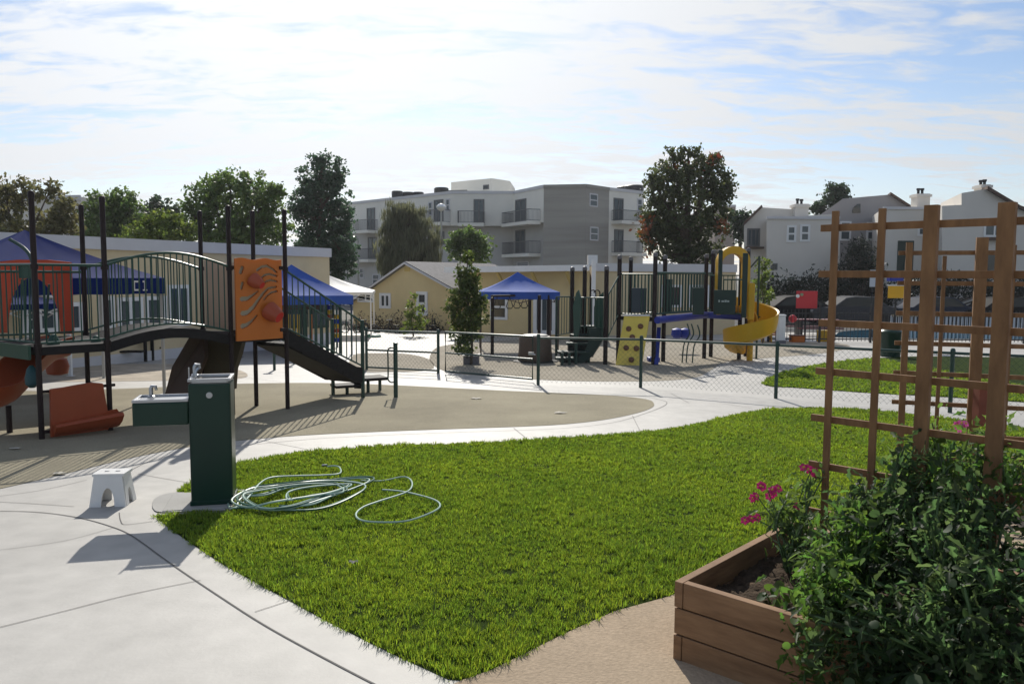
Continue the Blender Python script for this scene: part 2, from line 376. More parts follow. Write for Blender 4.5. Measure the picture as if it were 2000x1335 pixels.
def joint(pts, w=.011):
    p = [G(*q) for q in spline(pts, 6)]; mb = MB(); n = len(p); vs = []
    for i, a in enumerate(p):
        t = (p[min(i+1, n-1)]-p[max(i-1, 0)]).normalized(); s = Vector((-t.y, t.x, 0)).normalized()*w/2
        for k in (a-s, a+s): vs.append((k.x, k.y, gz(k.y)+.0075))
    mb.add(vs, [(2*i, 2*i+1, 2*i+3, 2*i+2) for i in range(n-1)]); return mb
J = MB()
for pts, w in (([(-60,999),(60,1000),(150,1011),(220,1030),(262,1050),(330,1099),(420,1160),(520,1224),(640,1290),(760,1352),(900,1420)], .010),
               ([(-40,1236),(120,1196),(250,1163),(392,1134)], .006), ([(-40,1080),(120,1058),(222,1031)], .004), ([(498,1196),(535,1184),(577,1170)], .005),
               ([(-20,972),(80,958),(170,938)], .006), ([(-20,980),(60,984),(145,990)], .006), ([(233,1002),(236,1018),(246,1025),(298,1019)], .006),
               ([(250,922),(300,898),(370,884)], .006), ([(270,926),(320,935),(368,943)], .006), ([(500,858),(600,878)], .006), ([(1003,836),(1030,858)], .006),
               ([(1252,846),(1235,812)], .006), ([(460,872),(620,857),(800,848),(1000,841),(1110,836),(1200,825),(1265,806),(1301,790),(1290,781),(1230,772),(1100,764),(900,755),(760,749)], .008),
               ([(1400,786),(1470,798)], .006), ([(1310,768),(1345,787)], .006), ([(560,748),(470,736)], .006)):
    m_ = joint(pts, w); J.add(m_.v, m_.f)
tag(J.build('pavement_joints', M_joint, loc=(0,4,gz(4))), kind='structure')
def grass(name, poly, dens, per, h, w, rad=.03, zoff=.006):     # tufts of short blades, with dark gaps between the tufts
    a = np.array(poly); lo, hi = a.min(0), a.max(0); lo[1] = max(lo[1], 2.6); hi[0] = min(hi[0], 9.5); lo[0] = max(lo[0], -9)
    n = int((hi-lo).prod()*dens); p = lo+RNG.random((n, 2))*(hi-lo)
    keep = in_poly(p, poly) & (np.abs(p[:, 0]) < p[:, 1]*.70+.3); p = p[keep]
    d = np.hypot(p[:, 0], p[:, 1]); keep = RNG.random(len(p)) < np.clip((6.5/d)**1.0, .3, 1); p = p[keep]; n = len(p)
    ph = np.sin(p[:, 0]*3.1+2*np.sin(p[:, 1]*2.3))+np.sin(p[:, 1]*4.2+1.7*np.sin(p[:, 0]*3.7))+.6*np.sin(p[:, 0]*11+3*np.sin(p[:, 1]*9))
    lump = np.sin(p[:, 0]*27+2.2*np.sin(p[:, 1]*13+p[:, 0]*5))*np.sin(p[:, 1]*24+2.4*np.sin(p[:, 0]*15-p[:, 1]*4)); th = h*(.6+.55*RNG.random(n))*(1+.11*ph)*(1+.42*lump); tw = RNG.random(n)*6.283; p = np.repeat(p, per, 0); th = np.repeat(th, per); tw = np.repeat(tw, per); n = len(p)
    az = RNG.random(n)*6.283; rr_ = rad*np.sqrt(RNG.random(n)); p = p+np.stack((np.cos(az), np.sin(az)), 1)*rr_[:, None]; az = az+RNG.normal(size=n)*.7
    d = np.hypot(p[:, 0], p[:, 1]); hh = th*(.5+.6*RNG.random(n)); lean = hh*(.10+.8*RNG.random(n))*(.4+rr_/rad)
    ww = w*(.7+.6*RNG.random(n))*np.clip(d/6.0, .8, 2.0)
    base = np.stack((p[:, 0], p[:, 1], gz(p[:, 1])+zoff), 1); f = np.stack((np.cos(az), np.sin(az), 0*az), 1)
    az2 = az+1.57+RNG.normal(size=n)*.6; s = np.stack((np.cos(az2), np.sin(az2), 0*az), 1)*ww[:, None]/2; zv = np.array((0, 0, 1.))
    mid = base+f*(lean*.3)[:, None]+zv*(hh*.6)[:, None]; tip = base+f*lean[:, None]+zv*hh[:, None]
    V = np.stack((base-s, base+s, mid+s*.85, mid-s*.85, tip), 1).reshape(-1, 3); k = np.arange(n)[:, None]*5
    o = bigmesh(name, V, k+np.array([[0,1,2,3]]), k+np.array([[3,2,4]]), M_grass, loc=(float(p[:, 0].mean()), float(p[:, 1].mean()), gz(float(p[:, 1].mean()))))
    return tag(o, kind='stuff')
tag(grass('lawn_grass', LAWN, 1100, 14, .036, .0052), 'bright green mown lawn in the foreground beside the concrete path', 'grass')
tag(grass('back_lawn_grass', BACKLAWN, 620, 12, .046, .007), 'small green lawn beyond the chain link fence', 'grass')
# ================================================================ drinking fountain
fb = G(404, 991); FD = fb.y+.17; FC = Vector((fb.x, FD, gz(FD))); FR = math.radians(14)
def fl(x, y, z): return (FC.x+x*math.cos(FR)-y*math.sin(FR), FC.y+x*math.sin(FR)+y*math.cos(FR), FC.z+z)
tag(MB().box((FC.x-.05, FC.y, FC.z+.013), (.62, .52, .02), FR).build('fountain_pad', M_conc2, bevel=.006), kind='structure')
padp = [(298,985),(303,975),(325,966),(360,963),(450,963),(458,972),(458,996),(380,1000),(315,1002),(300,996)]
sheet('concrete_pad', padp, .012, M_conc2, 4)
t = thing('drinking_fountain', 'dark green two-level drinking fountain with steel basins standing at the lawn edge', 'drinking fountain', (FC.x, FC.y, FC.z))
Hf = 1.035
MB().box(fl(0, 0, Hf/2-.02), (.315, .32, Hf-.04), FR).build('pedestal', M_fount, t, bevel=.012)
rim = MB()
for s in (-1, 1):
    rim.box(fl(s*.147, 0, Hf-.012), (.026, .325, .024), FR); rim.box(fl(0, s*.15, Hf-.012), (.268, .026, .024), FR)
rim.box(fl(0, 0, Hf-.034), (.268, .272, .012), FR)
rim.build('upper_basin', M_metal, t, bevel=.003)
MB().box(fl(-.159-.205, 0, .765), (.408, .305, .185), FR).build('lower_arm', M_fount, t, bevel=.012)
rim = MB()
for s in (-1, 1):
    rim.box(fl(-.364, s*.143, .868), (.41, .02, .022), FR)
rim.box(fl(-.559, 0, .868), (.02, .264, .022), FR); rim.box(fl(-.172, 0, .868), (.02, .264, .022), FR); rim.box(fl(-.364, 0, .859), (.37, .266, .004), FR)
rim.build('lower_basin', M_metal, t, bevel=.003)
for x, z in ((-.46, .87), (-.13, Hf)):
    MB().tube([fl(x, .03, z), fl(x, .03, z+.075), fl(x+.008, .03, z+.092), fl(x+.035, .03, z+.09), fl(x+.04, .03, z+.06)], [.016, .016, .015, .013, .010], 10).lathe([(.03, 0), (.03, .012), (.018, .02)], fl(x, .03, z), 14).build('spout', M_metal, t, smooth=True)
MB().tube([fl(-.155, -.10, Hf), fl(-.155, -.10, Hf+.085)], .006, 8).tube([fl(-.11, -.06, Hf), fl(-.11, -.06, Hf+.05), fl(-.09, -.05, Hf+.075)], .012, 8).build('bubbler_guard', M_metal, t, smooth=True)
def disc(c, n, r, th, m, nm, par, k=20):
    n = Vector(n).normalized(); c = Vector(c); return MB().tube([c, c+n*th, c+n*(th*1.05)], [r, r, r*.6], k).build(nm, m, par, smooth=True)
fn = (math.sin(FR), -math.cos(FR), 0)
disc(fl(0, -.160, .905), fn, .024, .012, M_metal, 'push_button', t)
disc(fl(-.38, -.1525, .775), fn, .014, .008, M_fount, 'push_button', t)
MB().box(fl(0, 0, .012+.03), (.330, .336, .035), FR).build('base_plate', M_fount, t, bevel=.004)
pl = MB()
for s in (-1, 1): pl.box(fl(s*.149, -.1605, .5), (.004, .003, .8), FR)
pl.build('panel_seam', M_dgreen, t)
# ================================================================ step stool
sb = G(206, 991); SR = math.radians(6); SC = Vector((sb.x, sb.y+.13, gz(sb.y+.13)+.004)); SH = .262
def st(x, y, z): return (SC.x+x*math.cos(SR)-y*math.sin(SR), SC.y+x*math.sin(SR)+y*math.cos(SR), SC.z+z)
t = thing('step_stool', 'white plastic step stool standing on the concrete by the fountain', 'stool', tuple(SC))
top = MB(); outer = [(-.152,-.105),(-.01,-.105)]
for x0, x1, y0, y1 in ((-.122,.122,-.092,-.018),(-.122,.122,.018,.092),(-.122,-.06,-.018,.018),(.06,.122,-.018,.018),(-.025,.025,-.018,.018)):
    top.box(st((x0+x1)/2, (y0+y1)/2, SH-.011), (x1-x0, y1-y0, .022), SR)
top.build('seat', M_whitepl, t)
def side(sgn):   # long side with an arched cut-out, splayed outwards
    ar = [(.052*math.cos(a), .150*math.sin(a)) for a in np.linspace(0, math.pi, 13)]
    poly = [(-.140, 0), (-.052, 0)]+[(x, y) for x, y in reversed(ar)][1:-1]+[(.052, 0), (.140, 0), (.108, SH-.022), (-.108, SH-.022)]
    o = Vector(st(0, sgn*.112, 0)); u = Vector(st(1, 0, 0))-Vector(st(0, 0, 0)); v = Vector(st(0, sgn*.084, SH-.022))-o; v = v/(SH-.022)
    return MB().prism(poly, o, u, v, .012)
for s_ in (-1, 1): side(s_).build('leg_panel', M_whitepl, t)
for s_ in (-1, 1):
    ar = [(.045*math.cos(a), .13*math.sin(a)) for a in np.linspace(0, math.pi, 11)]
    poly = [(-.102, 0), (-.045, 0)]+[(x, y) for x, y in reversed(ar)][1:-1]+[(.045, 0), (.102, 0), (.078, SH-.024), (-.078, SH-.024)]
    o = Vector(st(s_*.128, 0, 0)); v = (Vector(st(s_*.100, 0, SH-.024))-o)/(SH-.024); u = Vector(st(0, 1, 0))-Vector(st(0, 0, 0))
    MB().prism(poly, o, u, v, .012).build('end_panel', M_whitepl, t)
# ================================================================ garden hose on the lawn
def hp(px, py, z=.055): p = G(px, py, z); return (p.x, p.y, p.z)
rr = random.Random(3)
coil = [(452,962,.03),(452,985,.05),(470,990,.06),(560,986,.06),(640,972,.07),(700,940,.08),(706,930,.09),(660,937,.07),(560,943,.07),(520,958,.09),(470,972,.08),(456,984,.06),(480,992,.06),(600,990,.05),(690,955,.08),(704,936,.08),(640,930,.08),(540,938,.1),(480,955,.1),(462,975,.1),(470,986,.08),(530,978,.1),(640,960,.09),(690,940,.08),(610,940,.1),(560,950,.1),(555,965,.1),(600,968,.08),(660,950,.09),(640,940,.08),(580,945,.1),(510,950,.11),(480,968,.11),(500,980,.08),(580,978,.08),(660,958,.07),(620,975,.07),(540,990,.06)]
strand = [(470,985,.07),(490,962,.09),(510,940,.1),(530,930,.09),(580,926,.08),(630,925,.07),(662,921,.07),(666,912,.07),(655,906,.07),(640,908,.06)]
def hose_at(pts, j=2): return [Vector(hp(x+rr.uniform(-j, j), y+rr.uniform(-j, j)*.5, z)) for x, y, z in pts]
a_ = [Vector(p) for p in spline([tuple(v) for v in hose_at(coil, 13)], 8)]
loop = [(704,936,.06),(745,936,.04),(785,927,.055),(802,933,.06),(805,948,.06),(790,960,.06),(740,976,.06),(708,988,.06),(697,1000,.06),(706,1011,.06),(740,1016,.06),(790,1014,.06),(830,1002,.06),(858,987,.06),(850,974,.06),(815,962,.055),(780,956,.05),(745,953,.04)]
b_ = [Vector(p) for p in spline([tuple(v) for v in hose_at(loop)], 8)]
c_ = [Vector(p) for p in spline([tuple(v) for v in hose_at(strand)], 8)]
t = thing('garden_hose', 'pale green garden hose lying in a tangled coil and a loop on the lawn', 'hose', (a_[0].x, a_[0].y, gz(a_[0].y)))
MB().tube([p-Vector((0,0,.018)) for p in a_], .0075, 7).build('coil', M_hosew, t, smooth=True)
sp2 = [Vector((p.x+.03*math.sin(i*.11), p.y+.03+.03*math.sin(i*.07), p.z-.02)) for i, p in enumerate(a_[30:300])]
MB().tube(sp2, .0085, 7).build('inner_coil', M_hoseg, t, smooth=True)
MB().tube([p-Vector((0,0,.012)) for p in b_], .0075, 7).build('loop', M_hosew, t, smooth=True)
MB().tube([p-Vector((0,0,.012)) for p in c_], .0075, 7).build('end_strand', M_hosew, t, smooth=True)
MB().tube([c_[-1], c_[-1]+(c_[-1]-c_[-2]).normalized()*.05], [.012, .012], 10).build('coupling', M_metal, t, smooth=True)
# ================================================================ planter box
c0 = G(1315, 1288); e1 = Vector((.735, -.678, 0)); e2 = Vector((.678, .735, 0))
ang = math.atan2(e1.y, e1.x)
PB = Vector((c0.x, c0.y, gz(c0.y))); PL, PD, PH = 2.4, 1.25, .385
def pb(a, b, z): p = PB+e1*a+e2*b; return Vector((p.x, p.y, PB.z+z))
t = thing('planter_box', 'reddish cedar raised planter box with stacked side boards, at the right corner of the lawn', 'planter', tuple(PB))
bh = .123
for k in range(3):
    z0 = .004+k*(bh+.007); zc = z0+bh/2; front = (k % 2 == 0); T = .042
    def board(p, q): MB().bar(p, q, T, bh).build('board', M_cedarb, t, bevel=.003)
    i0 = 0 if not front else 0
    inset = T if k == 1 else 0
    if k == 1:
        board(pb(0, T/2, zc), pb(PL, T/2, zc)); board(pb(0, PD-T/2, zc), pb(PL, PD-T/2, zc))
        for a in (T/2, PL-T/2): board(pb(a, T+.002, zc), pb(a, PD-T-.002, zc))
    else:
        for a in (T/2, PL-T/2): board(pb(a, -.004, zc), pb(a, PD+.004, zc))
        board(pb(T+.002, T/2, zc), pb(PL-T-.002, T/2, zc)); board(pb(T+.002, PD-T/2, zc), pb(PL-T-.002, PD-T/2, zc))
for a in (.065, 1.2, PL-.065):
    for b in (.065, PD-.065): MB().bar(pb(a, b, .01), pb(a, b, .36), .04, .04, (1,0,0)).build('corner_post', M_cedarb, t)
nx, ny = 120, 66; V = []; Q = []
for i in range(nx+1):
    for j in range(ny+1):
        a = .044+(PL-.088)*i/nx; b = .044+(PD-.088)*j/ny
        p = pb(a, b, .27+.012*math.sin(a*9+1.3*math.sin(b*11))+.008*math.sin(b*23+a*17)+random.uniform(-.011, .011)); V.append(tuple(p))
Q = [(i*(ny+1)+j, (i+1)*(ny+1)+j, (i+1)*(ny+1)+j+1, i*(ny+1)+j+1) for i in range(nx) for j in range(ny)]
tag(bigmesh('planter_soil', np.array(V), np.array(Q), None, M_soil, loc=tuple(pb(1.2, .6, .2))), 'dark crumbly soil filling the cedar planter box', 'soil', kind='stuff')
# ---------------------------------------------------------------- trellises
def trellis(name, label, L, d, verts, slats, z0):
    root = thing('trellis', label, 'trellis', (L.x, L.y, z0)); n = Vector((-d.y, d.x, 0)); n = n if n.dot(-L) > 0 else -n
    for u, w, th, zt, zb, off in verts:
        p = L+d*u+n*off; MB().bar((p.x, p.y, zb), (p.x, p.y, zt), w, th, tuple(n)).build('post' if w > .05 else 'upright', M_cedar, root, bevel=.002)
    for z, u0, u1 in slats:
        p = L+d*u0; q = L+d*u1; MB().bar((p.x, p.y, z), (q.x, q.y, z), .02, .036).build('slat', M_cedar, root, bevel=.0015)
    return root
TL = Vector((1.64, 4.25, 0)); TDIR = Vector((.707, -.707, 0)).normalized()
def TW(px, py): 
    d = ray(px, py); nx, ny = -TDIR.y, TDIR.x; t_ = (nx*TL.x+ny*TL.y)/(nx*d.x+ny*d.y); p = Vector((d.x*t_, d.y*t_, EYE+d.z*t_)); return (p-Vector((TL.x, TL.y, p.z))).dot(TDIR), p.z
vs = []
for px, py, w, th in ((1630,600,.034,.02),(1720,600,.034,.02),(1817,600,.062,.04),(1962,600,.070,.04),(2080,600,.034,.02)):
    u, _ = TW(px, py); zt = TW(px, {1630:413,1720:408,1817:402,1962:397,2080:405}[px])[1]
    vs.append((u, w, th, zt, .30+PB.z-.02, .03 if w < .05 else .042))
sl_ = []
for y in (446, 535, 630, 724, 816, 908, 1000):
    u, z = TW(1600, y); sl_.append((z, TW({446:1604,535:1600,630:1600,724:1594,816:1585,908:1580,1000:1576}[y], y)[0], vs[-1][0]+.12))
trellis('trellis', 'tall cedar lattice trellis standing in the planter box, nearest the camera', TL, TDIR, vs, sl_, PB.z+.28)
T2 = P(1755, 495, 6.7); L2 = Vector((T2.x, T2.y, 0)); D2 = Vector((.94, -.34, 0)).normalized(); g2 = gz(6.5)
vs2 = [(.075, .05, .03, P(1772, 474, 6.7).z, g2+.3, .04), (.34, .03, .02, P(1772, 500, 6.7).z, g2+.3, .03), (.60, .085, .045, P(1900, 464, 6.5).z, g2+.05, .045), (.83, .03, .02, P(1772, 480, 6.7).z, g2+.3, .03), (1.08, .085, .045, P(1990, 450, 6.4).z, g2+.05, .045)]
zs = P(1755, 494, 6.7).z
trellis('trellis', 'thinner cedar trellis further back, seen through the bigger one in front', L2, D2, vs2, [(zs-.25*k, 0, 1.4) for k in (0, 1, 2, 3, 4, 5, 6)], g2)
q0 = Vector((L2.x+.5, L2.y+.1, gz(L2.y)))
t = thing('planter_box', 'low cedar planter box at the foot of the far trellis, mostly behind plants', 'planter', tuple(q0))
for k in range(2):
    zc = q0.z+.07+.13*k
    for (a, b) in (((0, -.55), (2.2, -.55)), ((0, .5), (2.2, .5)), ((0, -.52), (0, .47)), ((2.2, -.52), (2.2, .47))):
        n2 = Vector((-D2.y, D2.x, 0)); p = q0+D2*a[0]+n2*a[1]; q = q0+D2*b[0]+n2*b[1]
        MB().bar((p.x, p.y, zc), (q.x, q.y, zc), .04, .123).build('board', M_cedarb, t)
p = P(1918, 790, 6.3); bx = MB().box((p.x, p.y, p.z), (.10, .09, .33)).build('marker_box', mat('red_cedar', (.20,.055,.03), .7, .2, 8), loc=(p.x, p.y, p.z-.165))
tag(bx, 'small red-brown wooden box fixed to the far trellis post', 'box')
# ================================================================ plants in the planter
LEAF_V = [(0,0,0),(.18,.22,.05),(.18,-.22,.05),(.34,.10,.03),(.34,-.10,.03),(.55,.26,.02),(.55,-.26,.02),(.70,.10,-.03),(.70,-.10,-.03),(1,0,-.16),(.34,0,-.03),(.70,0,-.09)]
LEAF_Q = [(0,10,3,1),(0,2,4,10),(10,11,7,3),(10,4,8,11)]; LEAF_T = [(3,7,5),(4,6,8),(11,9,7),(11,8,9)]
RND_V = [(0,0,0),(.12,.38,.05),(.12,-.38,.05),(.5,.52,.02),(.5,-.52,.02),(.85,.34,-.08),(.85,-.34,-.08),(1,0,-.14),(.5,0,-.06)]
RND_Q = [(0,8,3,1),(0,2,4,8),(8,7,5,3),(8,4,6,7)]; RND_T = []
def leaves(T, size, up=.6, rnd=False):
    n = len(T); R = rots(n, up, size*(.4+1.3*RNG.random(n)**1.6))
    sc = np.linalg.norm(R[:, :, 0], axis=1)[:, None]; X = R[:, :, 0]/sc; X[:, 2] -= .75*RNG.random(n); X /= np.linalg.norm(X, axis=1)[:, None]; N = R[:, :, 2]/sc; N -= X*np.sum(N*X, 1)[:, None]; N /= np.linalg.norm(N, axis=1)[:, None]
    R = np.stack((X*sc, np.cross(N, X)*sc*.85, N*sc*1.3), 2)
    if rnd: return scatter(RND_V, RND_Q, RND_T, R, T)
    k = int(n*.12); pm = RNG.permutation(n); R, T = R[pm], T[pm]; V1, q1, _ = scatter(RND_V, RND_Q, None, R[:k]*.55, T[:k]); V2, q2, t2 = scatter(LEAF_V, LEAF_Q, LEAF_T, R[k:], T[k:])
    return np.concatenate((V1, V2)), np.concatenate((q1, q2+len(V1))), t2+len(V1)
def shrub(name, label, cat, base, blobs, nleaf, size, lm, group=None, up=.7, stems=True, hollow=.35, sm=None, stemr=.006, cl=.05, strung=.5, rnd=False):
    base = Vector(base); root = thing(name, label, cat, tuple(base), group)
    w = np.array([b[3]*b[4]*b[5] for b in blobs])**(2/3); w /= w.sum(); pts = []; mb = MB()
    for (x, y, z, rx, ry, rz), ww in zip(blobs, w):
        n = max(3, int(nleaf*ww)); nc = max(2, n//6)
        u = RNG.normal(size=(nc, 3)); u /= np.linalg.norm(u, axis=1)[:, None]; r = (hollow+(1-hollow)*RNG.random(nc))[:, None]
        c = np.array((x, y, z))+u*r*np.array((rx, ry, rz))
        pts.append((c[:, None, :]+RNG.normal(size=(nc, 6, 3))*cl).reshape(-1, 3))
        if stems:
            for k in range(min(nc, max(2, int(nc*strung)))):
                e = Vector(c[k]); s = base+Vector((random.uniform(-.05, .05), random.uniform(-.05, .05), 0)); m1 = s.lerp(e, .5)+Vector((random.uniform(-.06, .06), random.uniform(-.06, .06), .05))
                mb.tube([Vector(q) for q in spline([tuple(s), tuple(m1), tuple(e)], 4)], [stemr]*8+[stemr*.5], 4)
    T = np.concatenate(pts); T[:, 2] = np.maximum(T[:, 2], gz(T[:, 1])+.02)
    V, q, t3 = leaves(T, size, up, rnd); bigmesh('foliage', V, q, t3, lm, root)
    if mb.v: mb.build('stem', sm or M_stem, root, smooth=True)
    return root
L_tom = leafmat('tomato_leaf', (.027,.047,.018), (.15,.25,.024), .45, .55, .6)
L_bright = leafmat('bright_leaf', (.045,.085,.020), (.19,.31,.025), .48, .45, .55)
L_squash = leafmat('squash_leaf', (.032,.065,.022), (.12,.22,.03), .4, .3, .5)
L_flow = leafmat('flower_leaf', (.06,.10,.03), (.18,.28,.03), .42, .4, .5)
def pz(a, b, z): q = pb(a, b, z); return (q.x, q.y, q.z)
def bl(a, b, z, rx, ry, rz): q = pb(a, b, z); return (q.x, q.y, q.z, rx, ry, rz)
gt = 'tomato plants in the planter box'
shrub('tomato_plant', 'bright backlit tomato plant at the left of the planter, hanging over the front board', 'plant', pz(.62, .30, .28), [bl(.64,.30,.50,.13,.13,.20), bl(.64,.10,.42,.09,.10,.18), bl(.68,-.02,.25,.08,.06,.20), bl(.70,.02,.55,.11,.10,.15), bl(.66,.42,.66,.12,.12,.16)], 1500, .052, L_bright, gt)
shrub('tomato_plant', 'tomato plant climbing the left uprights of the near trellis', 'plant', pz(.60, .75, .28), [bl(.55,.80,.62,.18,.16,.26), bl(.72,.72,.72,.18,.16,.22), bl(.50,.62,.45,.16,.16,.18), bl(.78,.86,.92,.12,.10,.12), bl(.85,.60,.60,.18,.18,.2)], 1900, .05, L_tom, gt)
shrub('tomato_plant', 'dense dark tomato plant between the two thick trellis posts', 'plant', pz(1.1, .45, .28), [bl(1.0,.40,.62,.24,.24,.30), bl(1.05,.72,.78,.20,.18,.18), bl(.95,.05,.42,.20,.16,.26), bl(1.2,.18,.60,.22,.2,.26), bl(.92,-.08,.2,.18,.10,.2)], 2300, .055, L_tom, gt)
shrub('tomato_plant', 'tomato plant at the right picture edge behind the thick post', 'plant', pz(1.6, .6, .28), [bl(1.45,.6,.68,.26,.26,.3), bl(1.55,.9,.85,.24,.2,.2), bl(1.5,.2,.55,.26,.22,.3), bl(1.4,.95,.92,.14,.14,.12)], 1900, .055, L_tom, gt)
shrub('tomato_plant', 'tomato plant spilling over the board in the lower right corner', 'plant', pz(1.2, .05, .28), [bl(.80,-.06,.36,.16,.10,.26), bl(1.15,-.04,.5,.22,.14,.26), bl(1.0,-.12,.14,.2,.10,.16), bl(1.35,-.05,.4,.2,.12,.28), bl(1.25,-.12,.15,.2,.1,.15)], 1900, .055, L_tom, gt)
shrub('tomato_plant', 'loose bright tomato plant with tall shoots, right of the two thin trellis uprights', 'plant', pz(1.0, 1.02, .28), [bl(.85,1.05,.82,.16,.14,.18), bl(1.1,1.05,.88,.16,.14,.16), bl(.7,1.02,.7,.16,.14,.18), bl(.80,1.10,1.02,.06,.06,.10), bl(1.02,1.08,1.05,.05,.05,.08)], 1300, .048, L_bright, gt)
shrub('squash_plant', 'squash plant with broad round leaves in the bottom right corner', 'plant', pz(1.3, -.05, .25), [bl(1.02,-.22,.30,.10,.05,.07), bl(1.14,-.2,.36,.10,.05,.08), bl(1.08,-.24,.18,.10,.05,.07)], 60, .10, L_squash, up=1.4, stems=True, cl=.03, rnd=True)
for a, b in ((.33, .34), (.42, .40), (.40, .24)):
    shrub('seedling', {(.33,.34): 'tiny bright seedling nearest the planter corner on bare soil', (.42,.40): 'small bright seedling further back on the bare soil', (.40,.24): 'small bright seedling close to the front board'}[(a, b)], 'seedling', pz(a, b, .29), [bl(a, b, .335, .035, .035, .03)], 12, .05, L_bright, 'seedlings in the planter soil', up=1.6, stems=False, cl=.02, rnd=True)
def blossoms(root, pts, col, r=.024):
    for p in pts:
        mb = MB(); p = Vector(p); ax = Vector((random.uniform(-.6, .6), -1, random.uniform(.2, 1))).normalized(); u = ax.orthogonal().normalized(); v = ax.cross(u); ph = random.random()*6
        for k in range(6):
            a = 6.283*k/6+ph; d = u*math.cos(a)+v*math.sin(a); s = ax.cross(d)
            mb.add([p+d*r*.1, p+d*r*.7+s*r*.42, p+d*r*1.15-ax*r*.25, p+d*r*.7-s*r*.42], [(0,1,2,3)])
        mb.tube([p-ax*.003, p+ax*.002], r*.2, 6)
        o = mb.build('blossom', col, root); MB().tube([p+ax*.001, p+ax*.007], r*.26, 6).build('flower_centre', MATS.get('pollen') or mat('pollen', (.6,.35,.05), .7), o)
M_mag = mat('magenta_petal', (.48,.02,.16), .5, .25, 30, trans=.3); M_pink = mat('pink_petal', (.65,.12,.35), .5, trans=.3)
fp = P(1555, 1050, 4.05); fpb = (fp.x, fp.y, PB.z+.28)
fbl = []
for px, py, D, r in ((1560,985,4.15,.13),(1530,1010,4.2,.10),(1585,930,4.2,.08),(1545,1040,4.1,.12),(1500,1000,4.25,.06),(1575,1060,4.0,.12)):
    p = P(px, py, D); fbl.append((p.x, p.y, p.z, r, r, r))
rt = shrub('flowering_plant', 'leggy plant with magenta flowers at the left edge of the foliage', 'plant', fpb, fbl, 420, .05, L_flow, stems=True, cl=.03, strung=.6, stemr=.004)
blossoms(rt, [tuple(P(x, y, 4.2)) for x, y in ((1468,1012),(1480,1010),(1455,1015),(1477,968),(1470,972),(1490,950),(1508,956),(1520,953),(1512,962),(1503,968),(1486,948),(1570,912),(1590,920),(1578,915),(1594,926),(1558,988))], M_mag)
mb = MB()
for x, y in ((1470,1010),(1500,958),(1585,918),(1480,970)):
    mb.tube([Vector(q) for q in spline([tuple(P(1555,1060,4.1)), tuple(P((x+1555)/2-10,(y+1060)/2-8,4.15)), tuple(P(x,y,4.2))], 5)], .003, 4)
mb.build('flower_stalk', M_stem, rt)
p = P(1880, 850, 5.6); rt = shrub('flowering_plant', 'plant with one pink flower head and a big round leaf, between the trellises', 'plant', (p.x, p.y, gz(5.6)+.3), [(p.x, p.y, p.z-.1, .3, .15, .15), (p.x-.35, p.y, p.z-.15, .25, .15, .18), (p.x+.15, p.y, p.z, .12, .1, .1), (p.x+.5, p.y, p.z-.2, .3, .2, .2), (p.x-.3, p.y, p.z+.02, .06, .06, .12)], 700, .07, L_flow, cl=.04)
blossoms(rt, [tuple(P(1878+random.uniform(-10,10), 832+random.uniform(-7,7), 5.5)) for _ in range(9)], M_pink, .026)
# ================================================================ chain link fences and gate
def chain(mb, p, q, z0a, z1a, z0b, z1b, sp=.062, r=.0016):
    p, q = Vector((p[0], p[1], 0)), Vector((q[0], q[1], 0)); L = (q-p).length; h = min(z1a-z0a, z1b-z0b)
    def pt(u, w): f = u/L; b = p.lerp(q, f); return Vector((b.x, b.y, z0a+(z0b-z0a)*f+w))
    for s in (1, -1):
        u = -h
        while u < L+h:
            u0, u1 = (u, u+h); w0, w1 = (0, h) if s > 0 else (h, 0)
            a0, a1 = max(u0, 0), min(u1, L)
            if a1 > a0: mb.tube([pt(a0, w0+(w1-w0)*(a0-u0)/h), pt(a1, w0+(w1-w0)*(a1-u0)/h)], r, 3, cap=False)
            u += sp*1.414
def fence(label, pts, h, mid=False, skip_first=False):
    W3 = [G(*q) for q in pts]; root = thing('chain_link_fence', label, 'fence', tuple(W3[0])); m = MB()
    for i, w in enumerate(W3):
        MB().tube([w-Vector((0,0,.03)), w+Vector((0,0,h+.02))], .030, 10).lathe([(.034, h+.0), (.034, h+.03), (.02, h+.05)], w, 10).build('post', M_gpost, root, smooth=True)
    for a, b in zip(W3, W3[1:]):
        for z in ((h-.02, .5*h, .06) if mid else (h-.02,)): MB().tube([a+Vector((0,0,z)), b+Vector((0,0,z))], .021, 8).build('rail', M_gpost, root, smooth=True)
        chain(m, a, b, a.z+.05, a.z+h-.02, b.z+.05, b.z+h-.02)
    m.build('mesh_wire', M_gpost, root); return root
FH = .885
fence('long green chain link fence running right from the gate across the middle', [(1051,752),(1251,757),(1515,778),(1855,806),(2250,838)], FH)
fence('short green chain link fence with three rails left of the gate', [(716,722),(856,729)], FH-.02, True)
w = G(556, 706); 
ga, gb = G(870, 731), G(1040, 747); t = thing('gate', 'green chain link gate between two posts in the middle of the fence', 'gate', tuple(ga))
fr = MB(); fr.tube([ga+Vector((0,0,.07)), gb+Vector((0,0,.07)), gb+Vector((0,0,FH-.02)), ga+Vector((0,0,FH-.02))], .021, 8, closed=True).tube([ga+Vector((0,0,FH*.5)), gb+Vector((0,0,FH*.5))], .018, 8)
fr.build('frame', M_gpost, t, smooth=True); m = MB(); chain(m, ga, gb, ga.z+.08, ga.z+FH-.03, gb.z+.08, gb.z+FH-.03); m.build('mesh_wire', M_gpost, t)
l_ = gb+Vector((-.03,-.02,FH*.62)); MB().box(l_, (.1,.04,.05)).tube([l_+Vector((0,-.02,0)), l_+Vector((.08,-.03,-.02))], .012, 8).build('latch', M_metal, t)
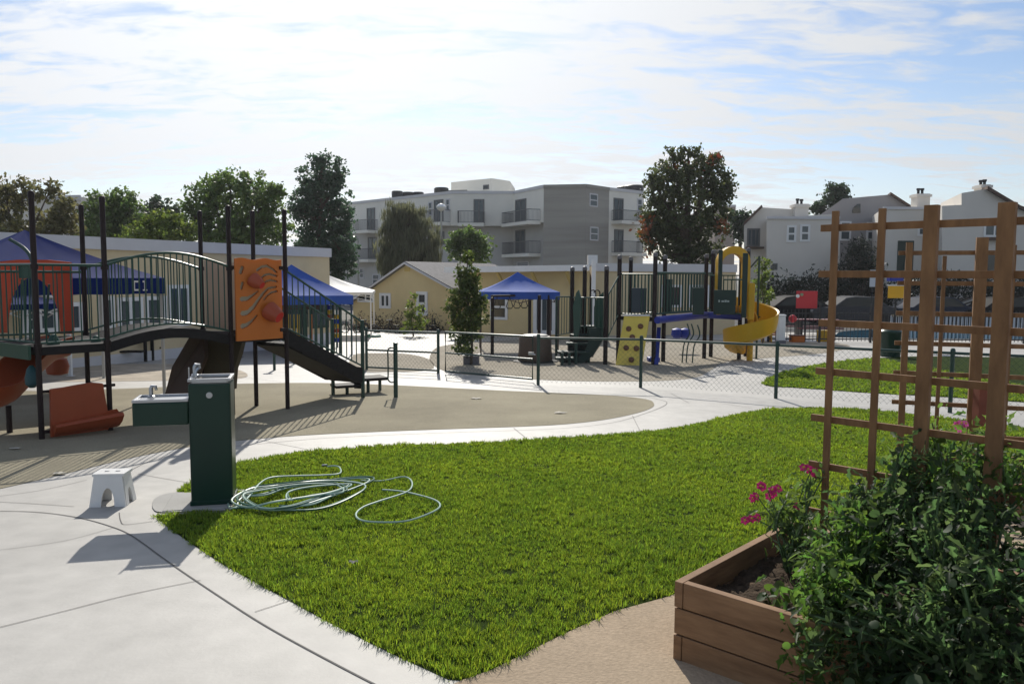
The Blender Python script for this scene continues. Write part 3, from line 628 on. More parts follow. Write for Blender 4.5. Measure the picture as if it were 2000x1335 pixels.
# ================================================================ left play structure
A, B, C, H = G(82,858), G(216,841), P(166,600,10.8), Vector((-6.75,9.95,0)); C.z = gz(C.y); H.z = gz(H.y)
D_, E, F_, G_ = P(395,600,11.75), G(455,811), G(501,793), G(562,799); D_.z = gz(D_.y)
root = thing('play_structure', 'brown and green playground structure with arched bridge and orange climbing panels, on the left', 'play structure', (-4.9, 10.6, gz(10.6)))
ZT, ZD = 2.63, .90
def v(p, z): return Vector((p.x, p.y, z))
for p in (A, B, C, D_, E, F_, G_, H):
    o = MB().tube([v(p, gz(p.y)-.05), v(p, ZT-.02)], .031, 14).build('post', M_post, root, smooth=True)
    c = MB().lathe([(.035,-.06),(.035,-.005),(.027,.014),(.010,.022)], (p.x, p.y, ZT), 14).build('cap', M_post, o, smooth=True)
    for z in (ZD-.02, 1.78): MB().lathe([(.042, 0), (.042, .055)], (p.x, p.y, z), 14).build('clamp', M_post, o, smooth=True)
def deck(ps, z=ZD, th=.10, n='deck', m=M_deck): return MB().slab([v(p, z) for p in ps], th).build(n, m, root, bevel=.01)
deck([A, B, C, H]); deck([E, G_, F_, D_])
MB().wall((A.x-.03, A.y-.03), (H.x, H.y), ZD-.14, ZD+.02, .03, .03).build('deck_skirt', M_green, root)
def rail(fa, fb, n, m=M_green, r=.017, br=.009, par=None, name='railing', base=None):
    a, b = fa(0), fa(1); pts0 = [fa(i/n) for i in range(n+1)]; pts1 = [fb(i/n) for i in range(n+1)]
    mb = MB().tube(pts1, r, 8).tube(pts0, r*.8, 8)
    for p, q in zip(pts0, pts1): mb.tube([p, q], br, 6, cap=False)
    return mb.build(name, m, par or root, smooth=True)
def lin(p, q, z0, z1): return lambda t: Vector((p.x+(q.x-p.x)*t, p.y+(q.y-p.y)*t, z0+(z1-z0)*t))
rail(lin(A, B, ZD+.04, ZD+.05), lin(A, B, 1.83, 1.83), 8)
rail(lin(H, A, ZD+.04, ZD+.05), lin(H, A, 1.83, 1.83), 12)
rail(lin(H, C, ZD+.04, ZD+.05), lin(H, C, 1.75, 1.75), 8)
def br(p, q, dz, am=.14): return lambda t: Vector((p.x+(q.x-p.x)*t, p.y+(q.y-p.y)*t, ZD+dz+am*math.sin(math.pi*t)))
n = 18; bp = MB()
for dz0, dz1 in ((0, -.125),):
    L0 = [br(B, E, dz0)(i/n) for i in range(n+1)]; R0 = [br(C, D_, dz0)(i/n) for i in range(n+1)]
    vs_ = []
    for a, b in zip(L0, R0): vs_ += [a, b, b+Vector((0,0,dz1)), a+Vector((0,0,dz1))]
    fs_ = [(4*i+k, 4*i+(k+1) % 4, 4*i+4+(k+1) % 4, 4*i+4+k) for i in range(n) for k in range(4)]+[(0,1,2,3), (4*n+3,4*n+2,4*n+1,4*n)]
    bp.add(vs_, fs_)
bp.build('bridge', M_deck, root)
rail(br(B, E, .06), br(B, E, .93, .17), 20, name='bridge_railing'); rail(br(C, D_, .06), br(C, D_, .90, .17), 20, name='bridge_railing')
# loops and ladder at the left deck
MB().tube(spline([(-6.25,10.0,2.15),(-6.0,9.9,2.02),(-5.86,9.8,1.84),(-5.84,9.75,1.5),(-5.84,9.75,.95)], 6), .022, 8).build('handrail', M_gpost, root, smooth=True)
MB().tube(spline([tuple(P(96,555,9.4)), tuple(P(92,600,9.4)), tuple(P(90,640,9.4)), tuple(P(98,657,9.4)), tuple(P(108,660,9.4))], 5), .014, 8).build('grab_bar', M_gpost, root, smooth=True)
p = P(52, 530, 9.3); MB().box(p, (.17, .05, .16)).build('play_panel', M_green, root, bevel=.008)
for px in (42, 50, 58, 66, 74): MB().tube([P(px, 545, 9.32), P(px, 662, 9.32)], .011, 6).build('ladder_bar', M_green, root, smooth=True)
for px, py, Dp in ((105,668,9.38), (188,670,9.75)): 
    q = P(px, py, Dp); MB().lathe([(.0,.10),(.03,.09),(.06,.03),(.075,-.04),(.05,-.07),(0,-.08)], q, 14, cap=False).build('foot_pod', M_green, root, smooth=True)
q = P(62, 735, 9.2); MB().lathe([(.02,.13),(.05,.09),(.075,-.02),(.07,-.09),(.03,-.13)], q, 14).build('foot_pod', mat('teal_plastic', (.01,.06,.07), .4), root, smooth=True)
# arch panel on the far side of the deck (tunnel mouth)
pA, pB = P(4, 660, 10.9), P(146, 660, 10.75); u = Vector((pB.x-pA.x, pB.y-pA.y, 0)); Lw = u.length; u.normalize(); hh = 1.88-(ZD+.02)
ar = [(Lw*.47+.40*math.cos(a), .06+(.70*math.sin(a) if math.sin(a) > 0 else 0)) for a in np.linspace(math.pi, 0, 17)]
poly = [(0,0)]+[(ar[0][0], 0)]+ar+[(ar[-1][0], 0)]+[(Lw,0),(Lw,hh),(Lw*.7,hh+.03),(Lw*.3,hh+.03),(0,hh)]
MB().prism(poly, (pA.x, pA.y, ZD+.02), u, (0,0,1), .04).build('arch_panel', M_red, root)
# orange panel with wave slots and two horns
pa, pb_ = P(459, 600, E.y-.06), P(549, 600, G_.y-.04); u = Vector((pb_.x-pa.x, pb_.y-pa.y, 0)); Lw = u.length; u.normalize(); nrm = Vector((u.y, -u.x, 0))
z0, z1 = P(500, 661, 11.2).z, P(500, 506, 11.2).z; hh = z1-z0
def wav(x): return .012*math.sin(x/Lw*12.5)
topl = [(x, hh+wav(x)) for x in np.linspace(Lw, 0, 17)]; 
SLOTS = [([(.13,.18),(.22,.195),(.32,.235),(.43,.30)],.030,.010),([(.14,.335),(.24,.345),(.36,.405),(.48,.50),(.58,.575),(.70,.64),(.88,.655)],.030,.010),([(.13,.51),(.24,.515),(.36,.555),(.46,.60)],.028,.010),
 ([(.58,.685),(.66,.725),(.76,.74),(.88,.725)],.010,.013),([(.53,.76),(.62,.80),(.74,.815),(.88,.795)],.012,.014),([(.46,.865),(.56,.90),(.68,.91),(.80,.88),(.88,.845)],.016,.014),([(.60,.50),(.67,.55),(.76,.585),(.89,.60)],.012,.012),([(.11,.83),(.15,.885)],.022,.022),([(.12,.64),(.145,.70)],.016,.02)]
def hole(fx, fz):     # the see-through wave slots
    x, z = fx*.62, fz*1.08
    for pl, r0, r1 in SLOTS:
        for k in range(len(pl)-1):
            (ax, az), (bx, bz) = pl[k], pl[k+1]; ax *= .62; bx *= .62; az *= 1.08; bz *= 1.08
            t = max(0, min(1, ((x-ax)*(bx-ax)+(z-az)*(bz-az))/((bx-ax)**2+(bz-az)**2))); f = (k+t)/(len(pl)-1)
            if math.hypot(x-ax-t*(bx-ax), z-az-t*(bz-az)) < (r0+(r1-r0)*f)*1.15: return True
    return False
GX, GZ = 64, 150; mb = MB(); idx = {}
def pv(i, j, s):
    k = (i, j, s)
    if k not in idx:
        x = Lw*i/GX; z = hh*j/GZ+(wav(x)*(j/GZ)**6); q = Vector((pa.x, pa.y, z0))+u*x+Vector((0,0,z))+nrm*(.0 if s == 0 else .028)
        idx[k] = len(mb.v); mb.v.append(tuple(q))
    return idx[k]
solid = {(i, j): not hole((i+.5)/GX, (j+.5)/GZ) for i in range(GX) for j in range(GZ)}
for (i, j), s_ in solid.items():
    if not s_: continue
    mb.f.append((pv(i,j,1), pv(i+1,j,1), pv(i+1,j+1,1), pv(i,j+1,1))); mb.f.append((pv(i,j,0), pv(i,j+1,0), pv(i+1,j+1,0), pv(i+1,j,0)))
    for di, dj, e in ((-1,0,((i,j),(i,j+1))),(1,0,((i+1,j),(i+1,j+1))),(0,-1,((i,j),(i+1,j))),(0,1,((i,j+1),(i+1,j+1)))):
        if not solid.get((i+di, j+dj), False): mb.f.append((pv(*e[0],0), pv(*e[1],0), pv(*e[1],1), pv(*e[0],1)))
pan = mb.build('climbing_panel', M_orange, root)
cb = Vector((pa.x, pa.y, z0))-nrm*.012; MB().prism([(.02,.02),(Lw-.02,.02),(Lw-.02,hh-.03),(.02,hh-.03)], cb, u, (0,0,1), -.010).build('panel_core', mat('panel_core', (.42,.38,.27), .6), pan)
for fx, fz, r0, r1, ln in ((.40, .72, .105, .052, .17), (.73, .335, .135, .085, .20)):
    c = Vector((pa.x, pa.y, z0))+u*(Lw*fx-.03)+Vector((0,0,hh*fz+.03))+nrm*.028; ax = (nrm*.85+u*.28-Vector((0,0,.48))).normalized()
    e = c+ax*ln; hn = MB().tube([c, c+ax*ln*.6, e, e-ax*.002, e-ax*.03], [r0, r0*.62+r1*.38, r1, r1*.88, r1*.86], 24).build('horn', M_horn, pan, smooth=True)
    MB().tube([e-ax*.02, e+ax*.002], r1*.9, 24).build('horn_mouth', M_hornred, pan, smooth=True)
for p_, px in ((E, 1), (G_, -1)):
    for z in (z0+.12, z1-.12): MB().box(v(p_, z)+u*px*.06, (.10, .05, .05), math.atan2(u.y, u.x)).build('bracket', M_post, root)
# tan panel between the two back posts
mb = MB(); u2 = Vector((F_.x-D_.x, F_.y-D_.y, 0)); L2_ = u2.length; u2.normalize()
mb.prism([(0.06,0),(L2_-.06,0)]+[(x, .98+.02*math.sin(x*11)) for x in np.linspace(L2_-.06, .06, 13)], (D_.x, D_.y, ZD+.03), u2, (0,0,1), .03)
mb.build('back_panel', M_tan, root)
# ramped stairs to the right
dirv = Vector((.57, .82, 0)).normalized(); SL = 1.45; zb = .02
for q in (G_, F_):
    a, b = v(q, 0), v(q, 0)+dirv*SL; up_ = Vector((0,0,1))
    st_ = MB(); sd = Vector((dirv.y, -dirv.x, 0))*.02
    prof = [v(q, ZD+.05), v(q, ZD-.17), v(q, 0)+dirv*(SL-.1)+Vector((0,0,zb+.02)), v(q, 0)+dirv*(SL+.06)+Vector((0,0,zb+.0)), v(q, 0)+dirv*(SL+.06)+Vector((0,0,zb+.24)), v(q, 0)+dirv*(SL-.1)+Vector((0,0,zb+.27))]
    st_.add([p-sd for p in prof]+[p+sd for p in prof], [tuple(range(5,-1,-1)), tuple(range(6,12))]+[(i,(i+1) % 6,6+(i+1) % 6,6+i) for i in range(6)])
    st_.build('stringer', M_deck, root)
    rail(lambda t_, q=q: v(q, 0)+dirv*(SL*t_+.02)+Vector((0,0,ZD+.06+(zb+.22-ZD)*t_)), lambda t_, q=q: v(q, 0)+dirv*(SL*t_+.02)+Vector((0,0,1.78+(1.0-1.78)*t_)), 14, name='stair_railing')
    e = v(q, 0)+dirv*(SL+.05); MB().tube([v(e, gz(e.y)-.02), v(e, 1.02)], .03, 10).build('stair_post', M_gpost, root, smooth=True)
for k in range(5):
    z = ZD-.10-.68*(k+.6)/5.4; c = v(G_, 0).lerp(v(F_, 0), .5)+dirv*(SL*(k+.6)/5.4)
    MB().box((c.x, c.y, z), (.66, .27, .035), math.atan2(dirv.y, dirv.x)-math.pi/2).build('tread', M_deck, root)
ra, rb = v(G_, ZD-.17), v(F_, ZD-.17); rc, rd_ = rb+dirv*(SL+.0)+Vector((0,0,zb+.03-ZD+.17)), ra+dirv*(SL+.0)+Vector((0,0,zb+.03-ZD+.17))
MB().slab([ra, rd_, rc, rb], .03).build('stair_base', M_deck, root)
pl_ = P(722, 738, 13.3); MB().box((pl_.x, pl_.y, pl_.z), (.52, .42, .05), .5).build('transfer_platform', M_deck, root, bevel=.01)
pl2 = P(676, 752, 13.05); MB().box((pl2.x, pl2.y, pl2.z), (.44, .34, .045), .5).build('step', M_deck, root, bevel=.01)
MB().wall((pl_.x-.2, pl_.y-.22), (pl_.x-.04, pl_.y-.26), gz(13)+.1, pl_.z, .04).build('riser', M_deck, root)
for px, py in ((678,770),(709,769),(719,766),(742,762)):
    q = G(px, py); MB().tube([q-Vector((0,0,.02)), v(q, pl_.z-.02 if px > 690 else pl2.z-.02)], .028, 8).build('leg', M_gpost, root, smooth=True)
q = G(773, 776); MB().tube([q-Vector((0,0,.03)), q+Vector((0,0,.86))], .035, 12).lathe([(.039,0),(.039,.02),(.02,.03)], q+Vector((0,0,.86)), 12).build('handrail_post', M_gpost, root, smooth=True)
MB().tube(spline([tuple(q+Vector(k)) for k in ((-.03,0,.80),(-.08,0,.80),(-.12,0,.76),(-.12,0,.6),(-.12,0,.38),(-.12,0,.29),(-.08,0,.25),(-.03,0,.25))], 5), .012, 8).build('grab_bar', M_gpost, root, smooth=True)
# brown climbing shell under the right deck
a1, a2, a3, a4 = P(371,655,11.3), P(398,655,11.45), P(398,775,11.2), P(372,790,11.0); b3 = G(318, 812); b4 = G(372, 815)
mb = MB(); f = [P(371,656,11.6), P(398,656,11.7), P(399,700,11.35), P(388,725,11.2), P(368,770,11.05), G(364,812), G(312,812), P(322,770,11.25), P(336,716,11.4)]
off_ = Vector((.02,.10,0)); k = len(f); mb.add(f+[p+off_ for p in f], [tuple(range(k-1,-1,-1)), tuple(range(k,2*k))]+[(i,(i+1) % k,k+(i+1) % k,k+i) for i in range(k)])
mb.build('climbing_slab', M_brown, root)
f = [P(398,656,11.75), P(474,664,11.7), P(468,690,11.65), P(458,720,11.55), P(455,760,11.5), P(399,775,11.45)]
k = len(f); mb = MB(); mb.add(f+[p+off_ for p in f], [tuple(range(k-1,-1,-1)), tuple(range(k,2*k))]+[(i,(i+1) % k,k+(i+1) % k,k+i) for i in range(k)])
mb.build('climbing_slab', mat('olive_plastic', (.075,.058,.03), .6, .1, 3), root)
# rust slide from the left deck, and the rust bench panel between the two front posts
def trough(path, w, h, th, m, name, side=Vector((0,0,0))):
    pts = [Vector(p) for p in spline(path, 6)]; nP = len(pts); mb = MB(); prof = []
    for a in np.linspace(-1, 1, 11): prof.append((a*w/2, h*(abs(a)**2.6)))
    prof2 = [(x*1.0+(th if x > 0 else -th)*(abs(x)/(w/2))**3, z-th*(1-(abs(x)/(w/2))**3)) for x, z in prof][::-1]; pr = prof+prof2; kk = len(pr); vs2 = []
    for i, p in enumerate(pts):
        t_ = (pts[min(i+1,nP-1)]-pts[max(i-1,0)]).normalized(); s2 = t_.cross(Vector((0,0,1))).normalized(); n2 = s2.cross(t_)
        vs2 += [p+s2*x+n2*z for x, z in pr]
    fs2 = [(i*kk+j, i*kk+(j+1) % kk, (i+1)*kk+(j+1) % kk, (i+1)*kk+j) for i in range(nP-1) for j in range(kk)]+[tuple(range(kk-1,-1,-1)), tuple((nP-1)*kk+j for j in range(kk))]
    return mb.add(vs2, fs2).build(name, m, root, smooth=True)
trough([tuple(P(128,690,10.2)), tuple(P(95,702,10.0)), tuple(P(62,730,9.75)), tuple(P(30,765,9.5)), tuple(P(0,788,9.3)), tuple(P(-50,798,9.2))], .52, .24, .035, M_rust, 'slide')
q = P(17, 800, 9.4); MB().tube([v(q, gz(q.y)-.02), v(q, q.z+.05)], .032, 10).build('slide_leg', M_post, root, smooth=True)
q = P(112, 715, 10.9); MB().lathe([(.06,-.12),(.13,-.10),(.15,0),(.12,.10),(.05,.13)], q, 14).build('slide_bump', M_rust, root, smooth=True)
u3 = Vector((B.x-A.x, B.y-A.y, 0)); L3 = u3.length; u3.normalize(); n3 = Vector((u3.y, -u3.x, 0)); z0b, z1b = gz(9.5)+.03, P(150, 746, 9.5).z
MB().prism([(.075,0),(L3-.045,0),(L3-.05,.25),(L3-.09,z1b-z0b-.012),(L3*.72,z1b-z0b+.012),(L3*.5,z1b-z0b),(L3*.3,z1b-z0b-.015),(.09,z1b-z0b-.02)], Vector((A.x, A.y, z0b))+n3*.015, u3, (0,0,1), .05).build('bench_back', M_rust, root, bevel=.01)
prof = [(0.05,.22),(.10,.19),(.20,.20),(.225,.165),(.18,.09),(.10,.02),(.05,.0)]
mb = MB(); k = len(prof); s0, s1 = A+u3*.10+n3*.0, A+u3*(L3+.06)
f0 = [Vector((s0.x, s0.y, z0b))+n3*x*.75+Vector((0,0,z*.75)) for x, z in prof]; f1 = [Vector((s1.x, s1.y, z0b))+n3*x*1.15+Vector((0,0,z+.02)) for x, z in prof]
mb.add(f0+f1, [tuple(range(k)), tuple(range(2*k-1,k-1,-1))]+[(i,k+i,k+(i+1) % k,(i+1) % k) for i in range(k)]).build('bench_seat', M_rust, root, smooth=True)
for z in (z0b+.06, z1b-.05): MB().tube([v(A, z), v(A, z)+u3*.1], .018, 8).tube([v(B, z)-u3*.1, v(B, z)+u3*.07], .018, 8).build('bench_bracket', M_post, root, smooth=True)
# ================================================================ tents
def tent(name, label, cen, half, rot, ez, pz_, vh, cm, lm, legs, sag=.12, cat='canopy', par_legs=True, leg_r=.02):
    cx, cy = cen; g = gz(cy); root = thing(name, label, cat, (cx, cy, g)); n = 10; co = []
    for k in range(4):
        a = rot+math.pi/4+k*math.pi/2; co.append(Vector((cx+half*1.414*math.cos(a), cy+half*1.414*math.sin(a), ez)))
    mb = MB(); top = Vector((cx, cy, pz_))
    for k in range(4):
        a, b = co[k], co[(k+1) % 4]; rows = []
        for i in range(n+1):
            f = i/n; row = []
            for j in range(n+1):
                e = a.lerp(b, j/n); p = top.lerp(e, f); ss = math.sin(math.pi*j/n)
                p.z -= sag*f*(1-f)*1.6*(1+.8*ss) + .02*math.sin(j*2.1+k)*f*(1-f); row.append(p)
            rows.append(row)
        fl_ = [p for r in rows for p in r]; mb.add(fl_, [(i*(n+1)+j, i*(n+1)+j+1, (i+1)*(n+1)+j+1, (i+1)*(n+1)+j) for i in range(n) for j in range(n)])
    cn = mb.build('roof', cm, root, smooth=True); mv = MB()
    for k in range(4):
        a, b = co[k], co[(k+1) % 4]; nrm_ = ((a+b)/2-Vector((cx, cy, ez))).normalized()
        for i in range(n):
            p, q = a.lerp(b, i/n), a.lerp(b, (i+1)/n); bo = [x+nrm_*(.004+.012*math.sin((i+j)*1.3)) - Vector((0,0,vh+.006*math.sin((i+j)*1.9))) for j, x in enumerate((p, q))]
            mv.add([p+nrm_*.003, q+nrm_*.003, bo[1], bo[0]], [(0,1,2,3)])
    mv.build('valance', cm, root)
    for k in legs:
        p = co[k]*1.0; c2 = Vector((cx, cy, ez)); p = p.lerp(c2, .03)
        MB().bar((p.x, p.y, gz(p.y)), (p.x, p.y, ez-.02), leg_r*2, leg_r*2, (1,0,0)).build('leg', lm, root)
        MB().box((p.x, p.y, gz(p.y)+.008), (.12,.12,.012)).build('foot', lm, root) if par_legs else None
    fm = MB()
    for k in range(4):
        a, b = co[k].lerp(Vector((cx,cy,ez)), .03), co[(k+1) % 4].lerp(Vector((cx,cy,ez)), .03); m1 = (a+b)/2
        fm.bar(a-Vector((0,0,.02)), m1-Vector((0,0,.3)), .02).bar(b-Vector((0,0,.02)), m1-Vector((0,0,.3)), .02).bar(a-Vector((0,0,.3)), m1-Vector((0,0,.03)), .02).bar(b-Vector((0,0,.3)), m1-Vector((0,0,.03)), .02)
    fm.build('scissor_frame', lm, root); return root, co
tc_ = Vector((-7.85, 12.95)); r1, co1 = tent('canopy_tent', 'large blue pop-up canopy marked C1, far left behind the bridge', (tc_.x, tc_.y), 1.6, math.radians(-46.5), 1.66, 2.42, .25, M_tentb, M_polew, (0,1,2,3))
def lettering(parent, p, q, zc, hgt, text, m):     # block letters as strokes, on the plane through p, q
    d = (Vector(q)-Vector(p)); d.z = 0; d.normalize(); nn = Vector((d.y, -d.x, 0)); nn = nn if nn.dot(-Vector((p[0], p[1], 0))) > 0 else -nn
    mb = MB(); x = 0; w = hgt*.55; s = hgt*.17
    def bx(x0, x1, y0, y1): 
        o = Vector(p)+d*x0+nn*.02; mb.wall((o.x, o.y), ((o+d*(x1-x0)).x, (o+d*(x1-x0)).y), zc+y0*hgt, zc+y1*hgt, .004)
    for ch in text:
        if ch == 'C': bx(x, x+s, -.5, .5); bx(x+s, x+w, .33, .5); bx(x+s, x+w, -.5, -.33)
        if ch == '1': bx(x+w*.35, x+w*.35+s, -.5, .5); bx(x+w*.1, x+w*.35, .33, .5); bx(x+w*.1, x+w*.35, -.5, -.36); bx(x+w*.35+s, x+w*.85, -.5, -.36)
        x += w*1.55
    mb.build('lettering', m, parent)
# right-hand front corner of the C1 tent is the one nearest px 308
kx = max(range(4), key=lambda k: co1[k].x/co1[k].y); c0_ = co1[kx]; vis = min((co1[(kx+1) % 4], co1[(kx-1) % 4]), key=lambda c: c.y)
dd = (c0_-vis).normalized(); pp = c0_-dd*.50; lettering(r1, (pp.x, pp.y, 0), (c0_.x, c0_.y, 0), 1.66-.12, .16, 'C1', M_white)
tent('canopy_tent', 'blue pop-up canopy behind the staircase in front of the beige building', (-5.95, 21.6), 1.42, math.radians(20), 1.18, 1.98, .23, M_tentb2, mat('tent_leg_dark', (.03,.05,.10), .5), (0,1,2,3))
tent('canopy_tent', 'plain white pop-up canopy beside the yellow gable house', (-6.9, 29.6), 1.75, math.radians(8), 1.10, 1.72, .10, M_tentw, M_white, (0,1,2,3))
p = G(750, 653); tag(MB().lathe([(.28,0),(.28,.06),(.22,.10),(.05,.14)], (-4.95, 28.4, gz(28.4)), 16).build('weight_base', mat('teal_base', (.01,.12,.09), .5), smooth=True), 'round green weight at the foot of the white canopy leg', 'weight')
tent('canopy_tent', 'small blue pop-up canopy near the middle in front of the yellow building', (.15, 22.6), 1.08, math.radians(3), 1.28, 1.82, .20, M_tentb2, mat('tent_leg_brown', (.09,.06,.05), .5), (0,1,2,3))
tent('canopy_tent', 'low blue canopy seen through the red arch panel at the far left', (-9.6, 15.2), .75, math.radians(-30), 1.15, 1.5, .10, M_tentb, M_white, (0,1,2,3), leg_r=.03)
# ring trek beside the small canopy
t = thing('ring_ladder', 'dark overhead bar with hanging trapeze rings by the small blue canopy', 'climbing frame', (.1, 21.2, gz(21.2)))
for x, y in ((-.52, 21.0), (.48, 21.9), (.72, 21.2), (.98, 21.6)): MB().tube([(x, y, gz(y)), (x, y, 1.2)], .045, 10).build('post', M_post, t, smooth=True)
MB().tube([(-.52, 21.0, 1.18), (.48, 21.9, 1.18)], .03, 8).tube([(.48,21.9,1.18),(.98,21.6,1.18)], .03, 8).build('beam', M_post, t, smooth=True)
for f in (.12, .45, .65, .85):
    c = Vector((-.52+f, 21.0+.9*f, 1.15)); MB().tube([c, c+Vector((-.09,0,-.26)), c+Vector((-.05,0,-.31)), c+Vector((.05,0,-.31)), c+Vector((.09,0,-.26))], .013, 6, closed=True).build('ring', M_tyre, t, smooth=True)
# ================================================================ back play structure with the spiral slide
R2 = thing('play_structure', 'larger playground structure with yellow spiral slide and yellow climbing wall, beyond the fence', 'play structure', (4.2, 19.2, gz(19.2)))
root = R2; PP = {}
for px, top, base in ((1116,523,700),(1140,522,703),(1182,521,712),(1207,500,707),(1229,503,698),(1276,495,712),(1295,500,706),(1375,498,700),(1388,490,697),(1443,490,702),(1456,486,696)):
    q = G(px, base); zt = P(px, top, q.y).z; PP[px] = q
    o = MB().tube([q-Vector((0,0,.05)), v(q, zt-.02)], .052, 12).build('post', M_post, root, smooth=True)
    MB().lathe([(.057,-.07),(.057,-.01),(.04,.02),(.012,.03)], (q.x, q.y, zt), 12).build('cap', mat('cap_grey', (.12,.11,.11), .35) , o, smooth=True)
zd = .775
deck([PP[1207], PP[1276], PP[1295], PP[1229]], zd); deck([PP[1375], PP[1443], PP[1456], PP[1388]], zd)
rail(lin(PP[1207], PP[1276], zd+.05, zd+.05), lin(PP[1207], PP[1276], 1.77, 1.77), 11, br=.013)
rail(lin(PP[1229], PP[1295], zd+.05, zd+.05), lin(PP[1229], PP[1295], 1.77, 1.77), 9, br=.013)
rail(lin(PP[1295], PP[1388], zd+.08, zd+.08), lin(PP[1295], PP[1388], 1.80, 1.80), 17, r=.028, br=.014, name='bridge_railing')
rail(lin(PP[1276], PP[1375], zd+.08, zd+.08), lin(PP[1276], PP[1375], 1.80, 1.80), 17, r=.028, br=.014, name='bridge_railing')
rail(lin(PP[1375], PP[1443], zd+.05, zd+.05), lin(PP[1375], PP[1443], 1.75, 1.75), 8)
rail(lin(PP[1182], PP[1207], .2, zd+.05), lin(PP[1182], PP[1207], 1.2, 1.75), 5, name='stair_railing')
rail(lin(PP[1116], PP[1182], .30, .30), lin(PP[1116], PP[1182], 1.18, 1.22), 10, br=.014)
q_ = G(1086, 702); MB().tube([q_, v(q_, 1.2)], .03, 10).build('handrail_post', M_gpost, root, smooth=True); rail(lin(q_, PP[1116], .25, .3), lin(q_, PP[1116], 1.2, 1.2), 6)
MB().tube([v(PP[1276], zd-.06)-Vector((-.05,.12,0)), v(PP[1375], zd-.02)-Vector((0,.12,0)), v(PP[1443], zd-.05)-Vector((0,.1,0))], .085, 12).build('blue_beam', M_blue, root, smooth=True)
deck([PP[1276], PP[1375], PP[1388], PP[1295]], zd-.02, .06, 'bridge', M_blue)
def pan2(x0, x1, y0, y1, Y0, Y1, m, nm, th=.04):
    a, b = P(x0, y1, Y0), P(x1, y1, Y1); zt = P((x0+x1)/2, y0, (Y0+Y1)/2).z; zb_ = P((x0+x1)/2, y1, (Y0+Y1)/2).z
    return MB().wall((a.x, a.y), (b.x, b.y), zb_, zt, th).build(nm, m, root, bevel=.01)
y7, y6 = PP[1207].y, PP[1276].y
pan2(1233, 1262, 562, 610, (y7+y6)/2, (y7+y6)/2-.05, mat('slate_plastic', (.03,.045,.06), .5), 'play_panel')
pan2(1296, 1312, 545, 612, PP[1295].y, PP[1295].y, M_dgreen, 'play_panel'); pan2(1352, 1374, 562, 614, 18.9, 18.9, M_dgreen, 'play_panel')
pp_ = pan2(1393, 1436, 566, 614, 19.0, 18.9, M_dgreen, 'play_panel')
lw = MB()
for k, (x0, x1) in enumerate(((1402,1405),(1408,1413),(1414,1418),(1419,1423))):
    a, b = P(x0, 588, 18.85), P(x1, 588, 18.85); lw.wall((a.x, a.y), (b.x, b.y), a.z-.02, a.z+.03-.01*(k % 2), .01, .05)
lw.build('lettering', mat('pale_print', (.35,.40,.38), .6), pp_)
# leaning yellow climbing wall with holds
t0, t1, b0, b1 = P(1219,616,18.75), P(1269,616,18.55), G(1202,713), G(1253,714)
uu = (t1-t0).normalized(); nn = uu.cross((t0-b0).normalized()); nn = nn if nn.y < 0 else -nn
f = [b0, b1, t1, t0]; mb = MB(); mb.add(f+[p-nn*.05 for p in f], [(0,1,2,3),(7,6,5,4)]+[(i,4+i,4+(i+1) % 4,(i+1) % 4) for i in range(4)])
cw = mb.build('climbing_wall', M_yel2, root, bevel=.008)
MB().bar(t0-nn*.02+Vector((0,0,.012)), t1-nn*.02+Vector((0,0,.012)), .10, .03).build('wall_cap', M_white, root)
for px, py in ((1228,642),(1251,637),(1235,658),(1223,679),(1243,680),(1233,702)):
    d = ray(px, py); o_ = Vector((0,0,EYE)); t_ = (b0-o_).dot(nn)/d.dot(nn); c = o_+d*t_
    hm = MB()
    hm.tube([c-nn*.01, c+nn*.03, c+nn*.05], [.07, .062, .03], 8); hm.build('hold', M_hold, cw, smooth=True)
# stepped climber on the left of it
for k, (x0, x1, y) in enumerate(((1124,1184,636),(1116,1172,653),(1106,1162,669),(1090,1150,686))):
    Yk = 19.5-.28*k; a, b = P(x0, y, Yk), P(x1, y, Yk); zl = P(x0, y+18, Yk).z
    MB().box(((a.x+b.x)/2, Yk+.16, a.z-.025), (b.x-a.x, .36, .05), .06).build('tread', M_dgreen, root, bevel=.012); MB().box(((a.x+b.x)/2+.02, Yk+.26, (a.z+zl)/2-.10), (b.x-a.x-.08, .20, a.z-zl+.08), .06).build('riser', M_deck, root)
a = P(1090, 699, 18.3); MB().box((a.x+.15, a.y, a.z), (.42,.3,.05)).build('step', M_dgreen, root, bevel=.012)
for px, Y_ in ((1098,18.2),(1112,18.25),(1125,18.5),(1150,18.9)): q = P(px, 690, Y_); MB().tube([v(q, gz(Y_)), v(q, gz(Y_)+(.30 if px < 1120 else .5))], .035, 8).build('leg', M_gpost, root, smooth=True)
pts_ = ((1150,640),(1180,640),(1184,650),(1172,672),(1158,694),(1140,708),(1128,712),(1126,700),(1142,686),(1150,664)); poly = [P(x, y, 18.75) for x, y in pts_]; k = len(poly); mb = MB()
mb.add(poly+[p+Vector((.03,.08,0)) for p in poly], [tuple(range(k)), tuple(range(2*k-1,k-1,-1))]+[(i,k+i,k+(i+1) % k,(i+1) % k) for i in range(k)]).build('stair_side', M_dgreen, root)
for px0, pts in ((1125, ((-4,660),(-6,598),(0,572),(5,566),(9,580),(8,640),(3,662))), (1152, ((8,640),(8,600),(14,582),(26,570),(26,640)))):
    poly = [P(px0+x, y, 19.0) for x, y in pts]; k = len(poly); mb = MB()
    mb.add(poly+[p+Vector((.02,.06,0)) for p in poly], [tuple(range(k)), tuple(range(2*k-1,k-1,-1))]+[(i,k+i,k+(i+1) % k,(i+1) % k) for i in range(k)]).build('handhold_panel', M_green, root)
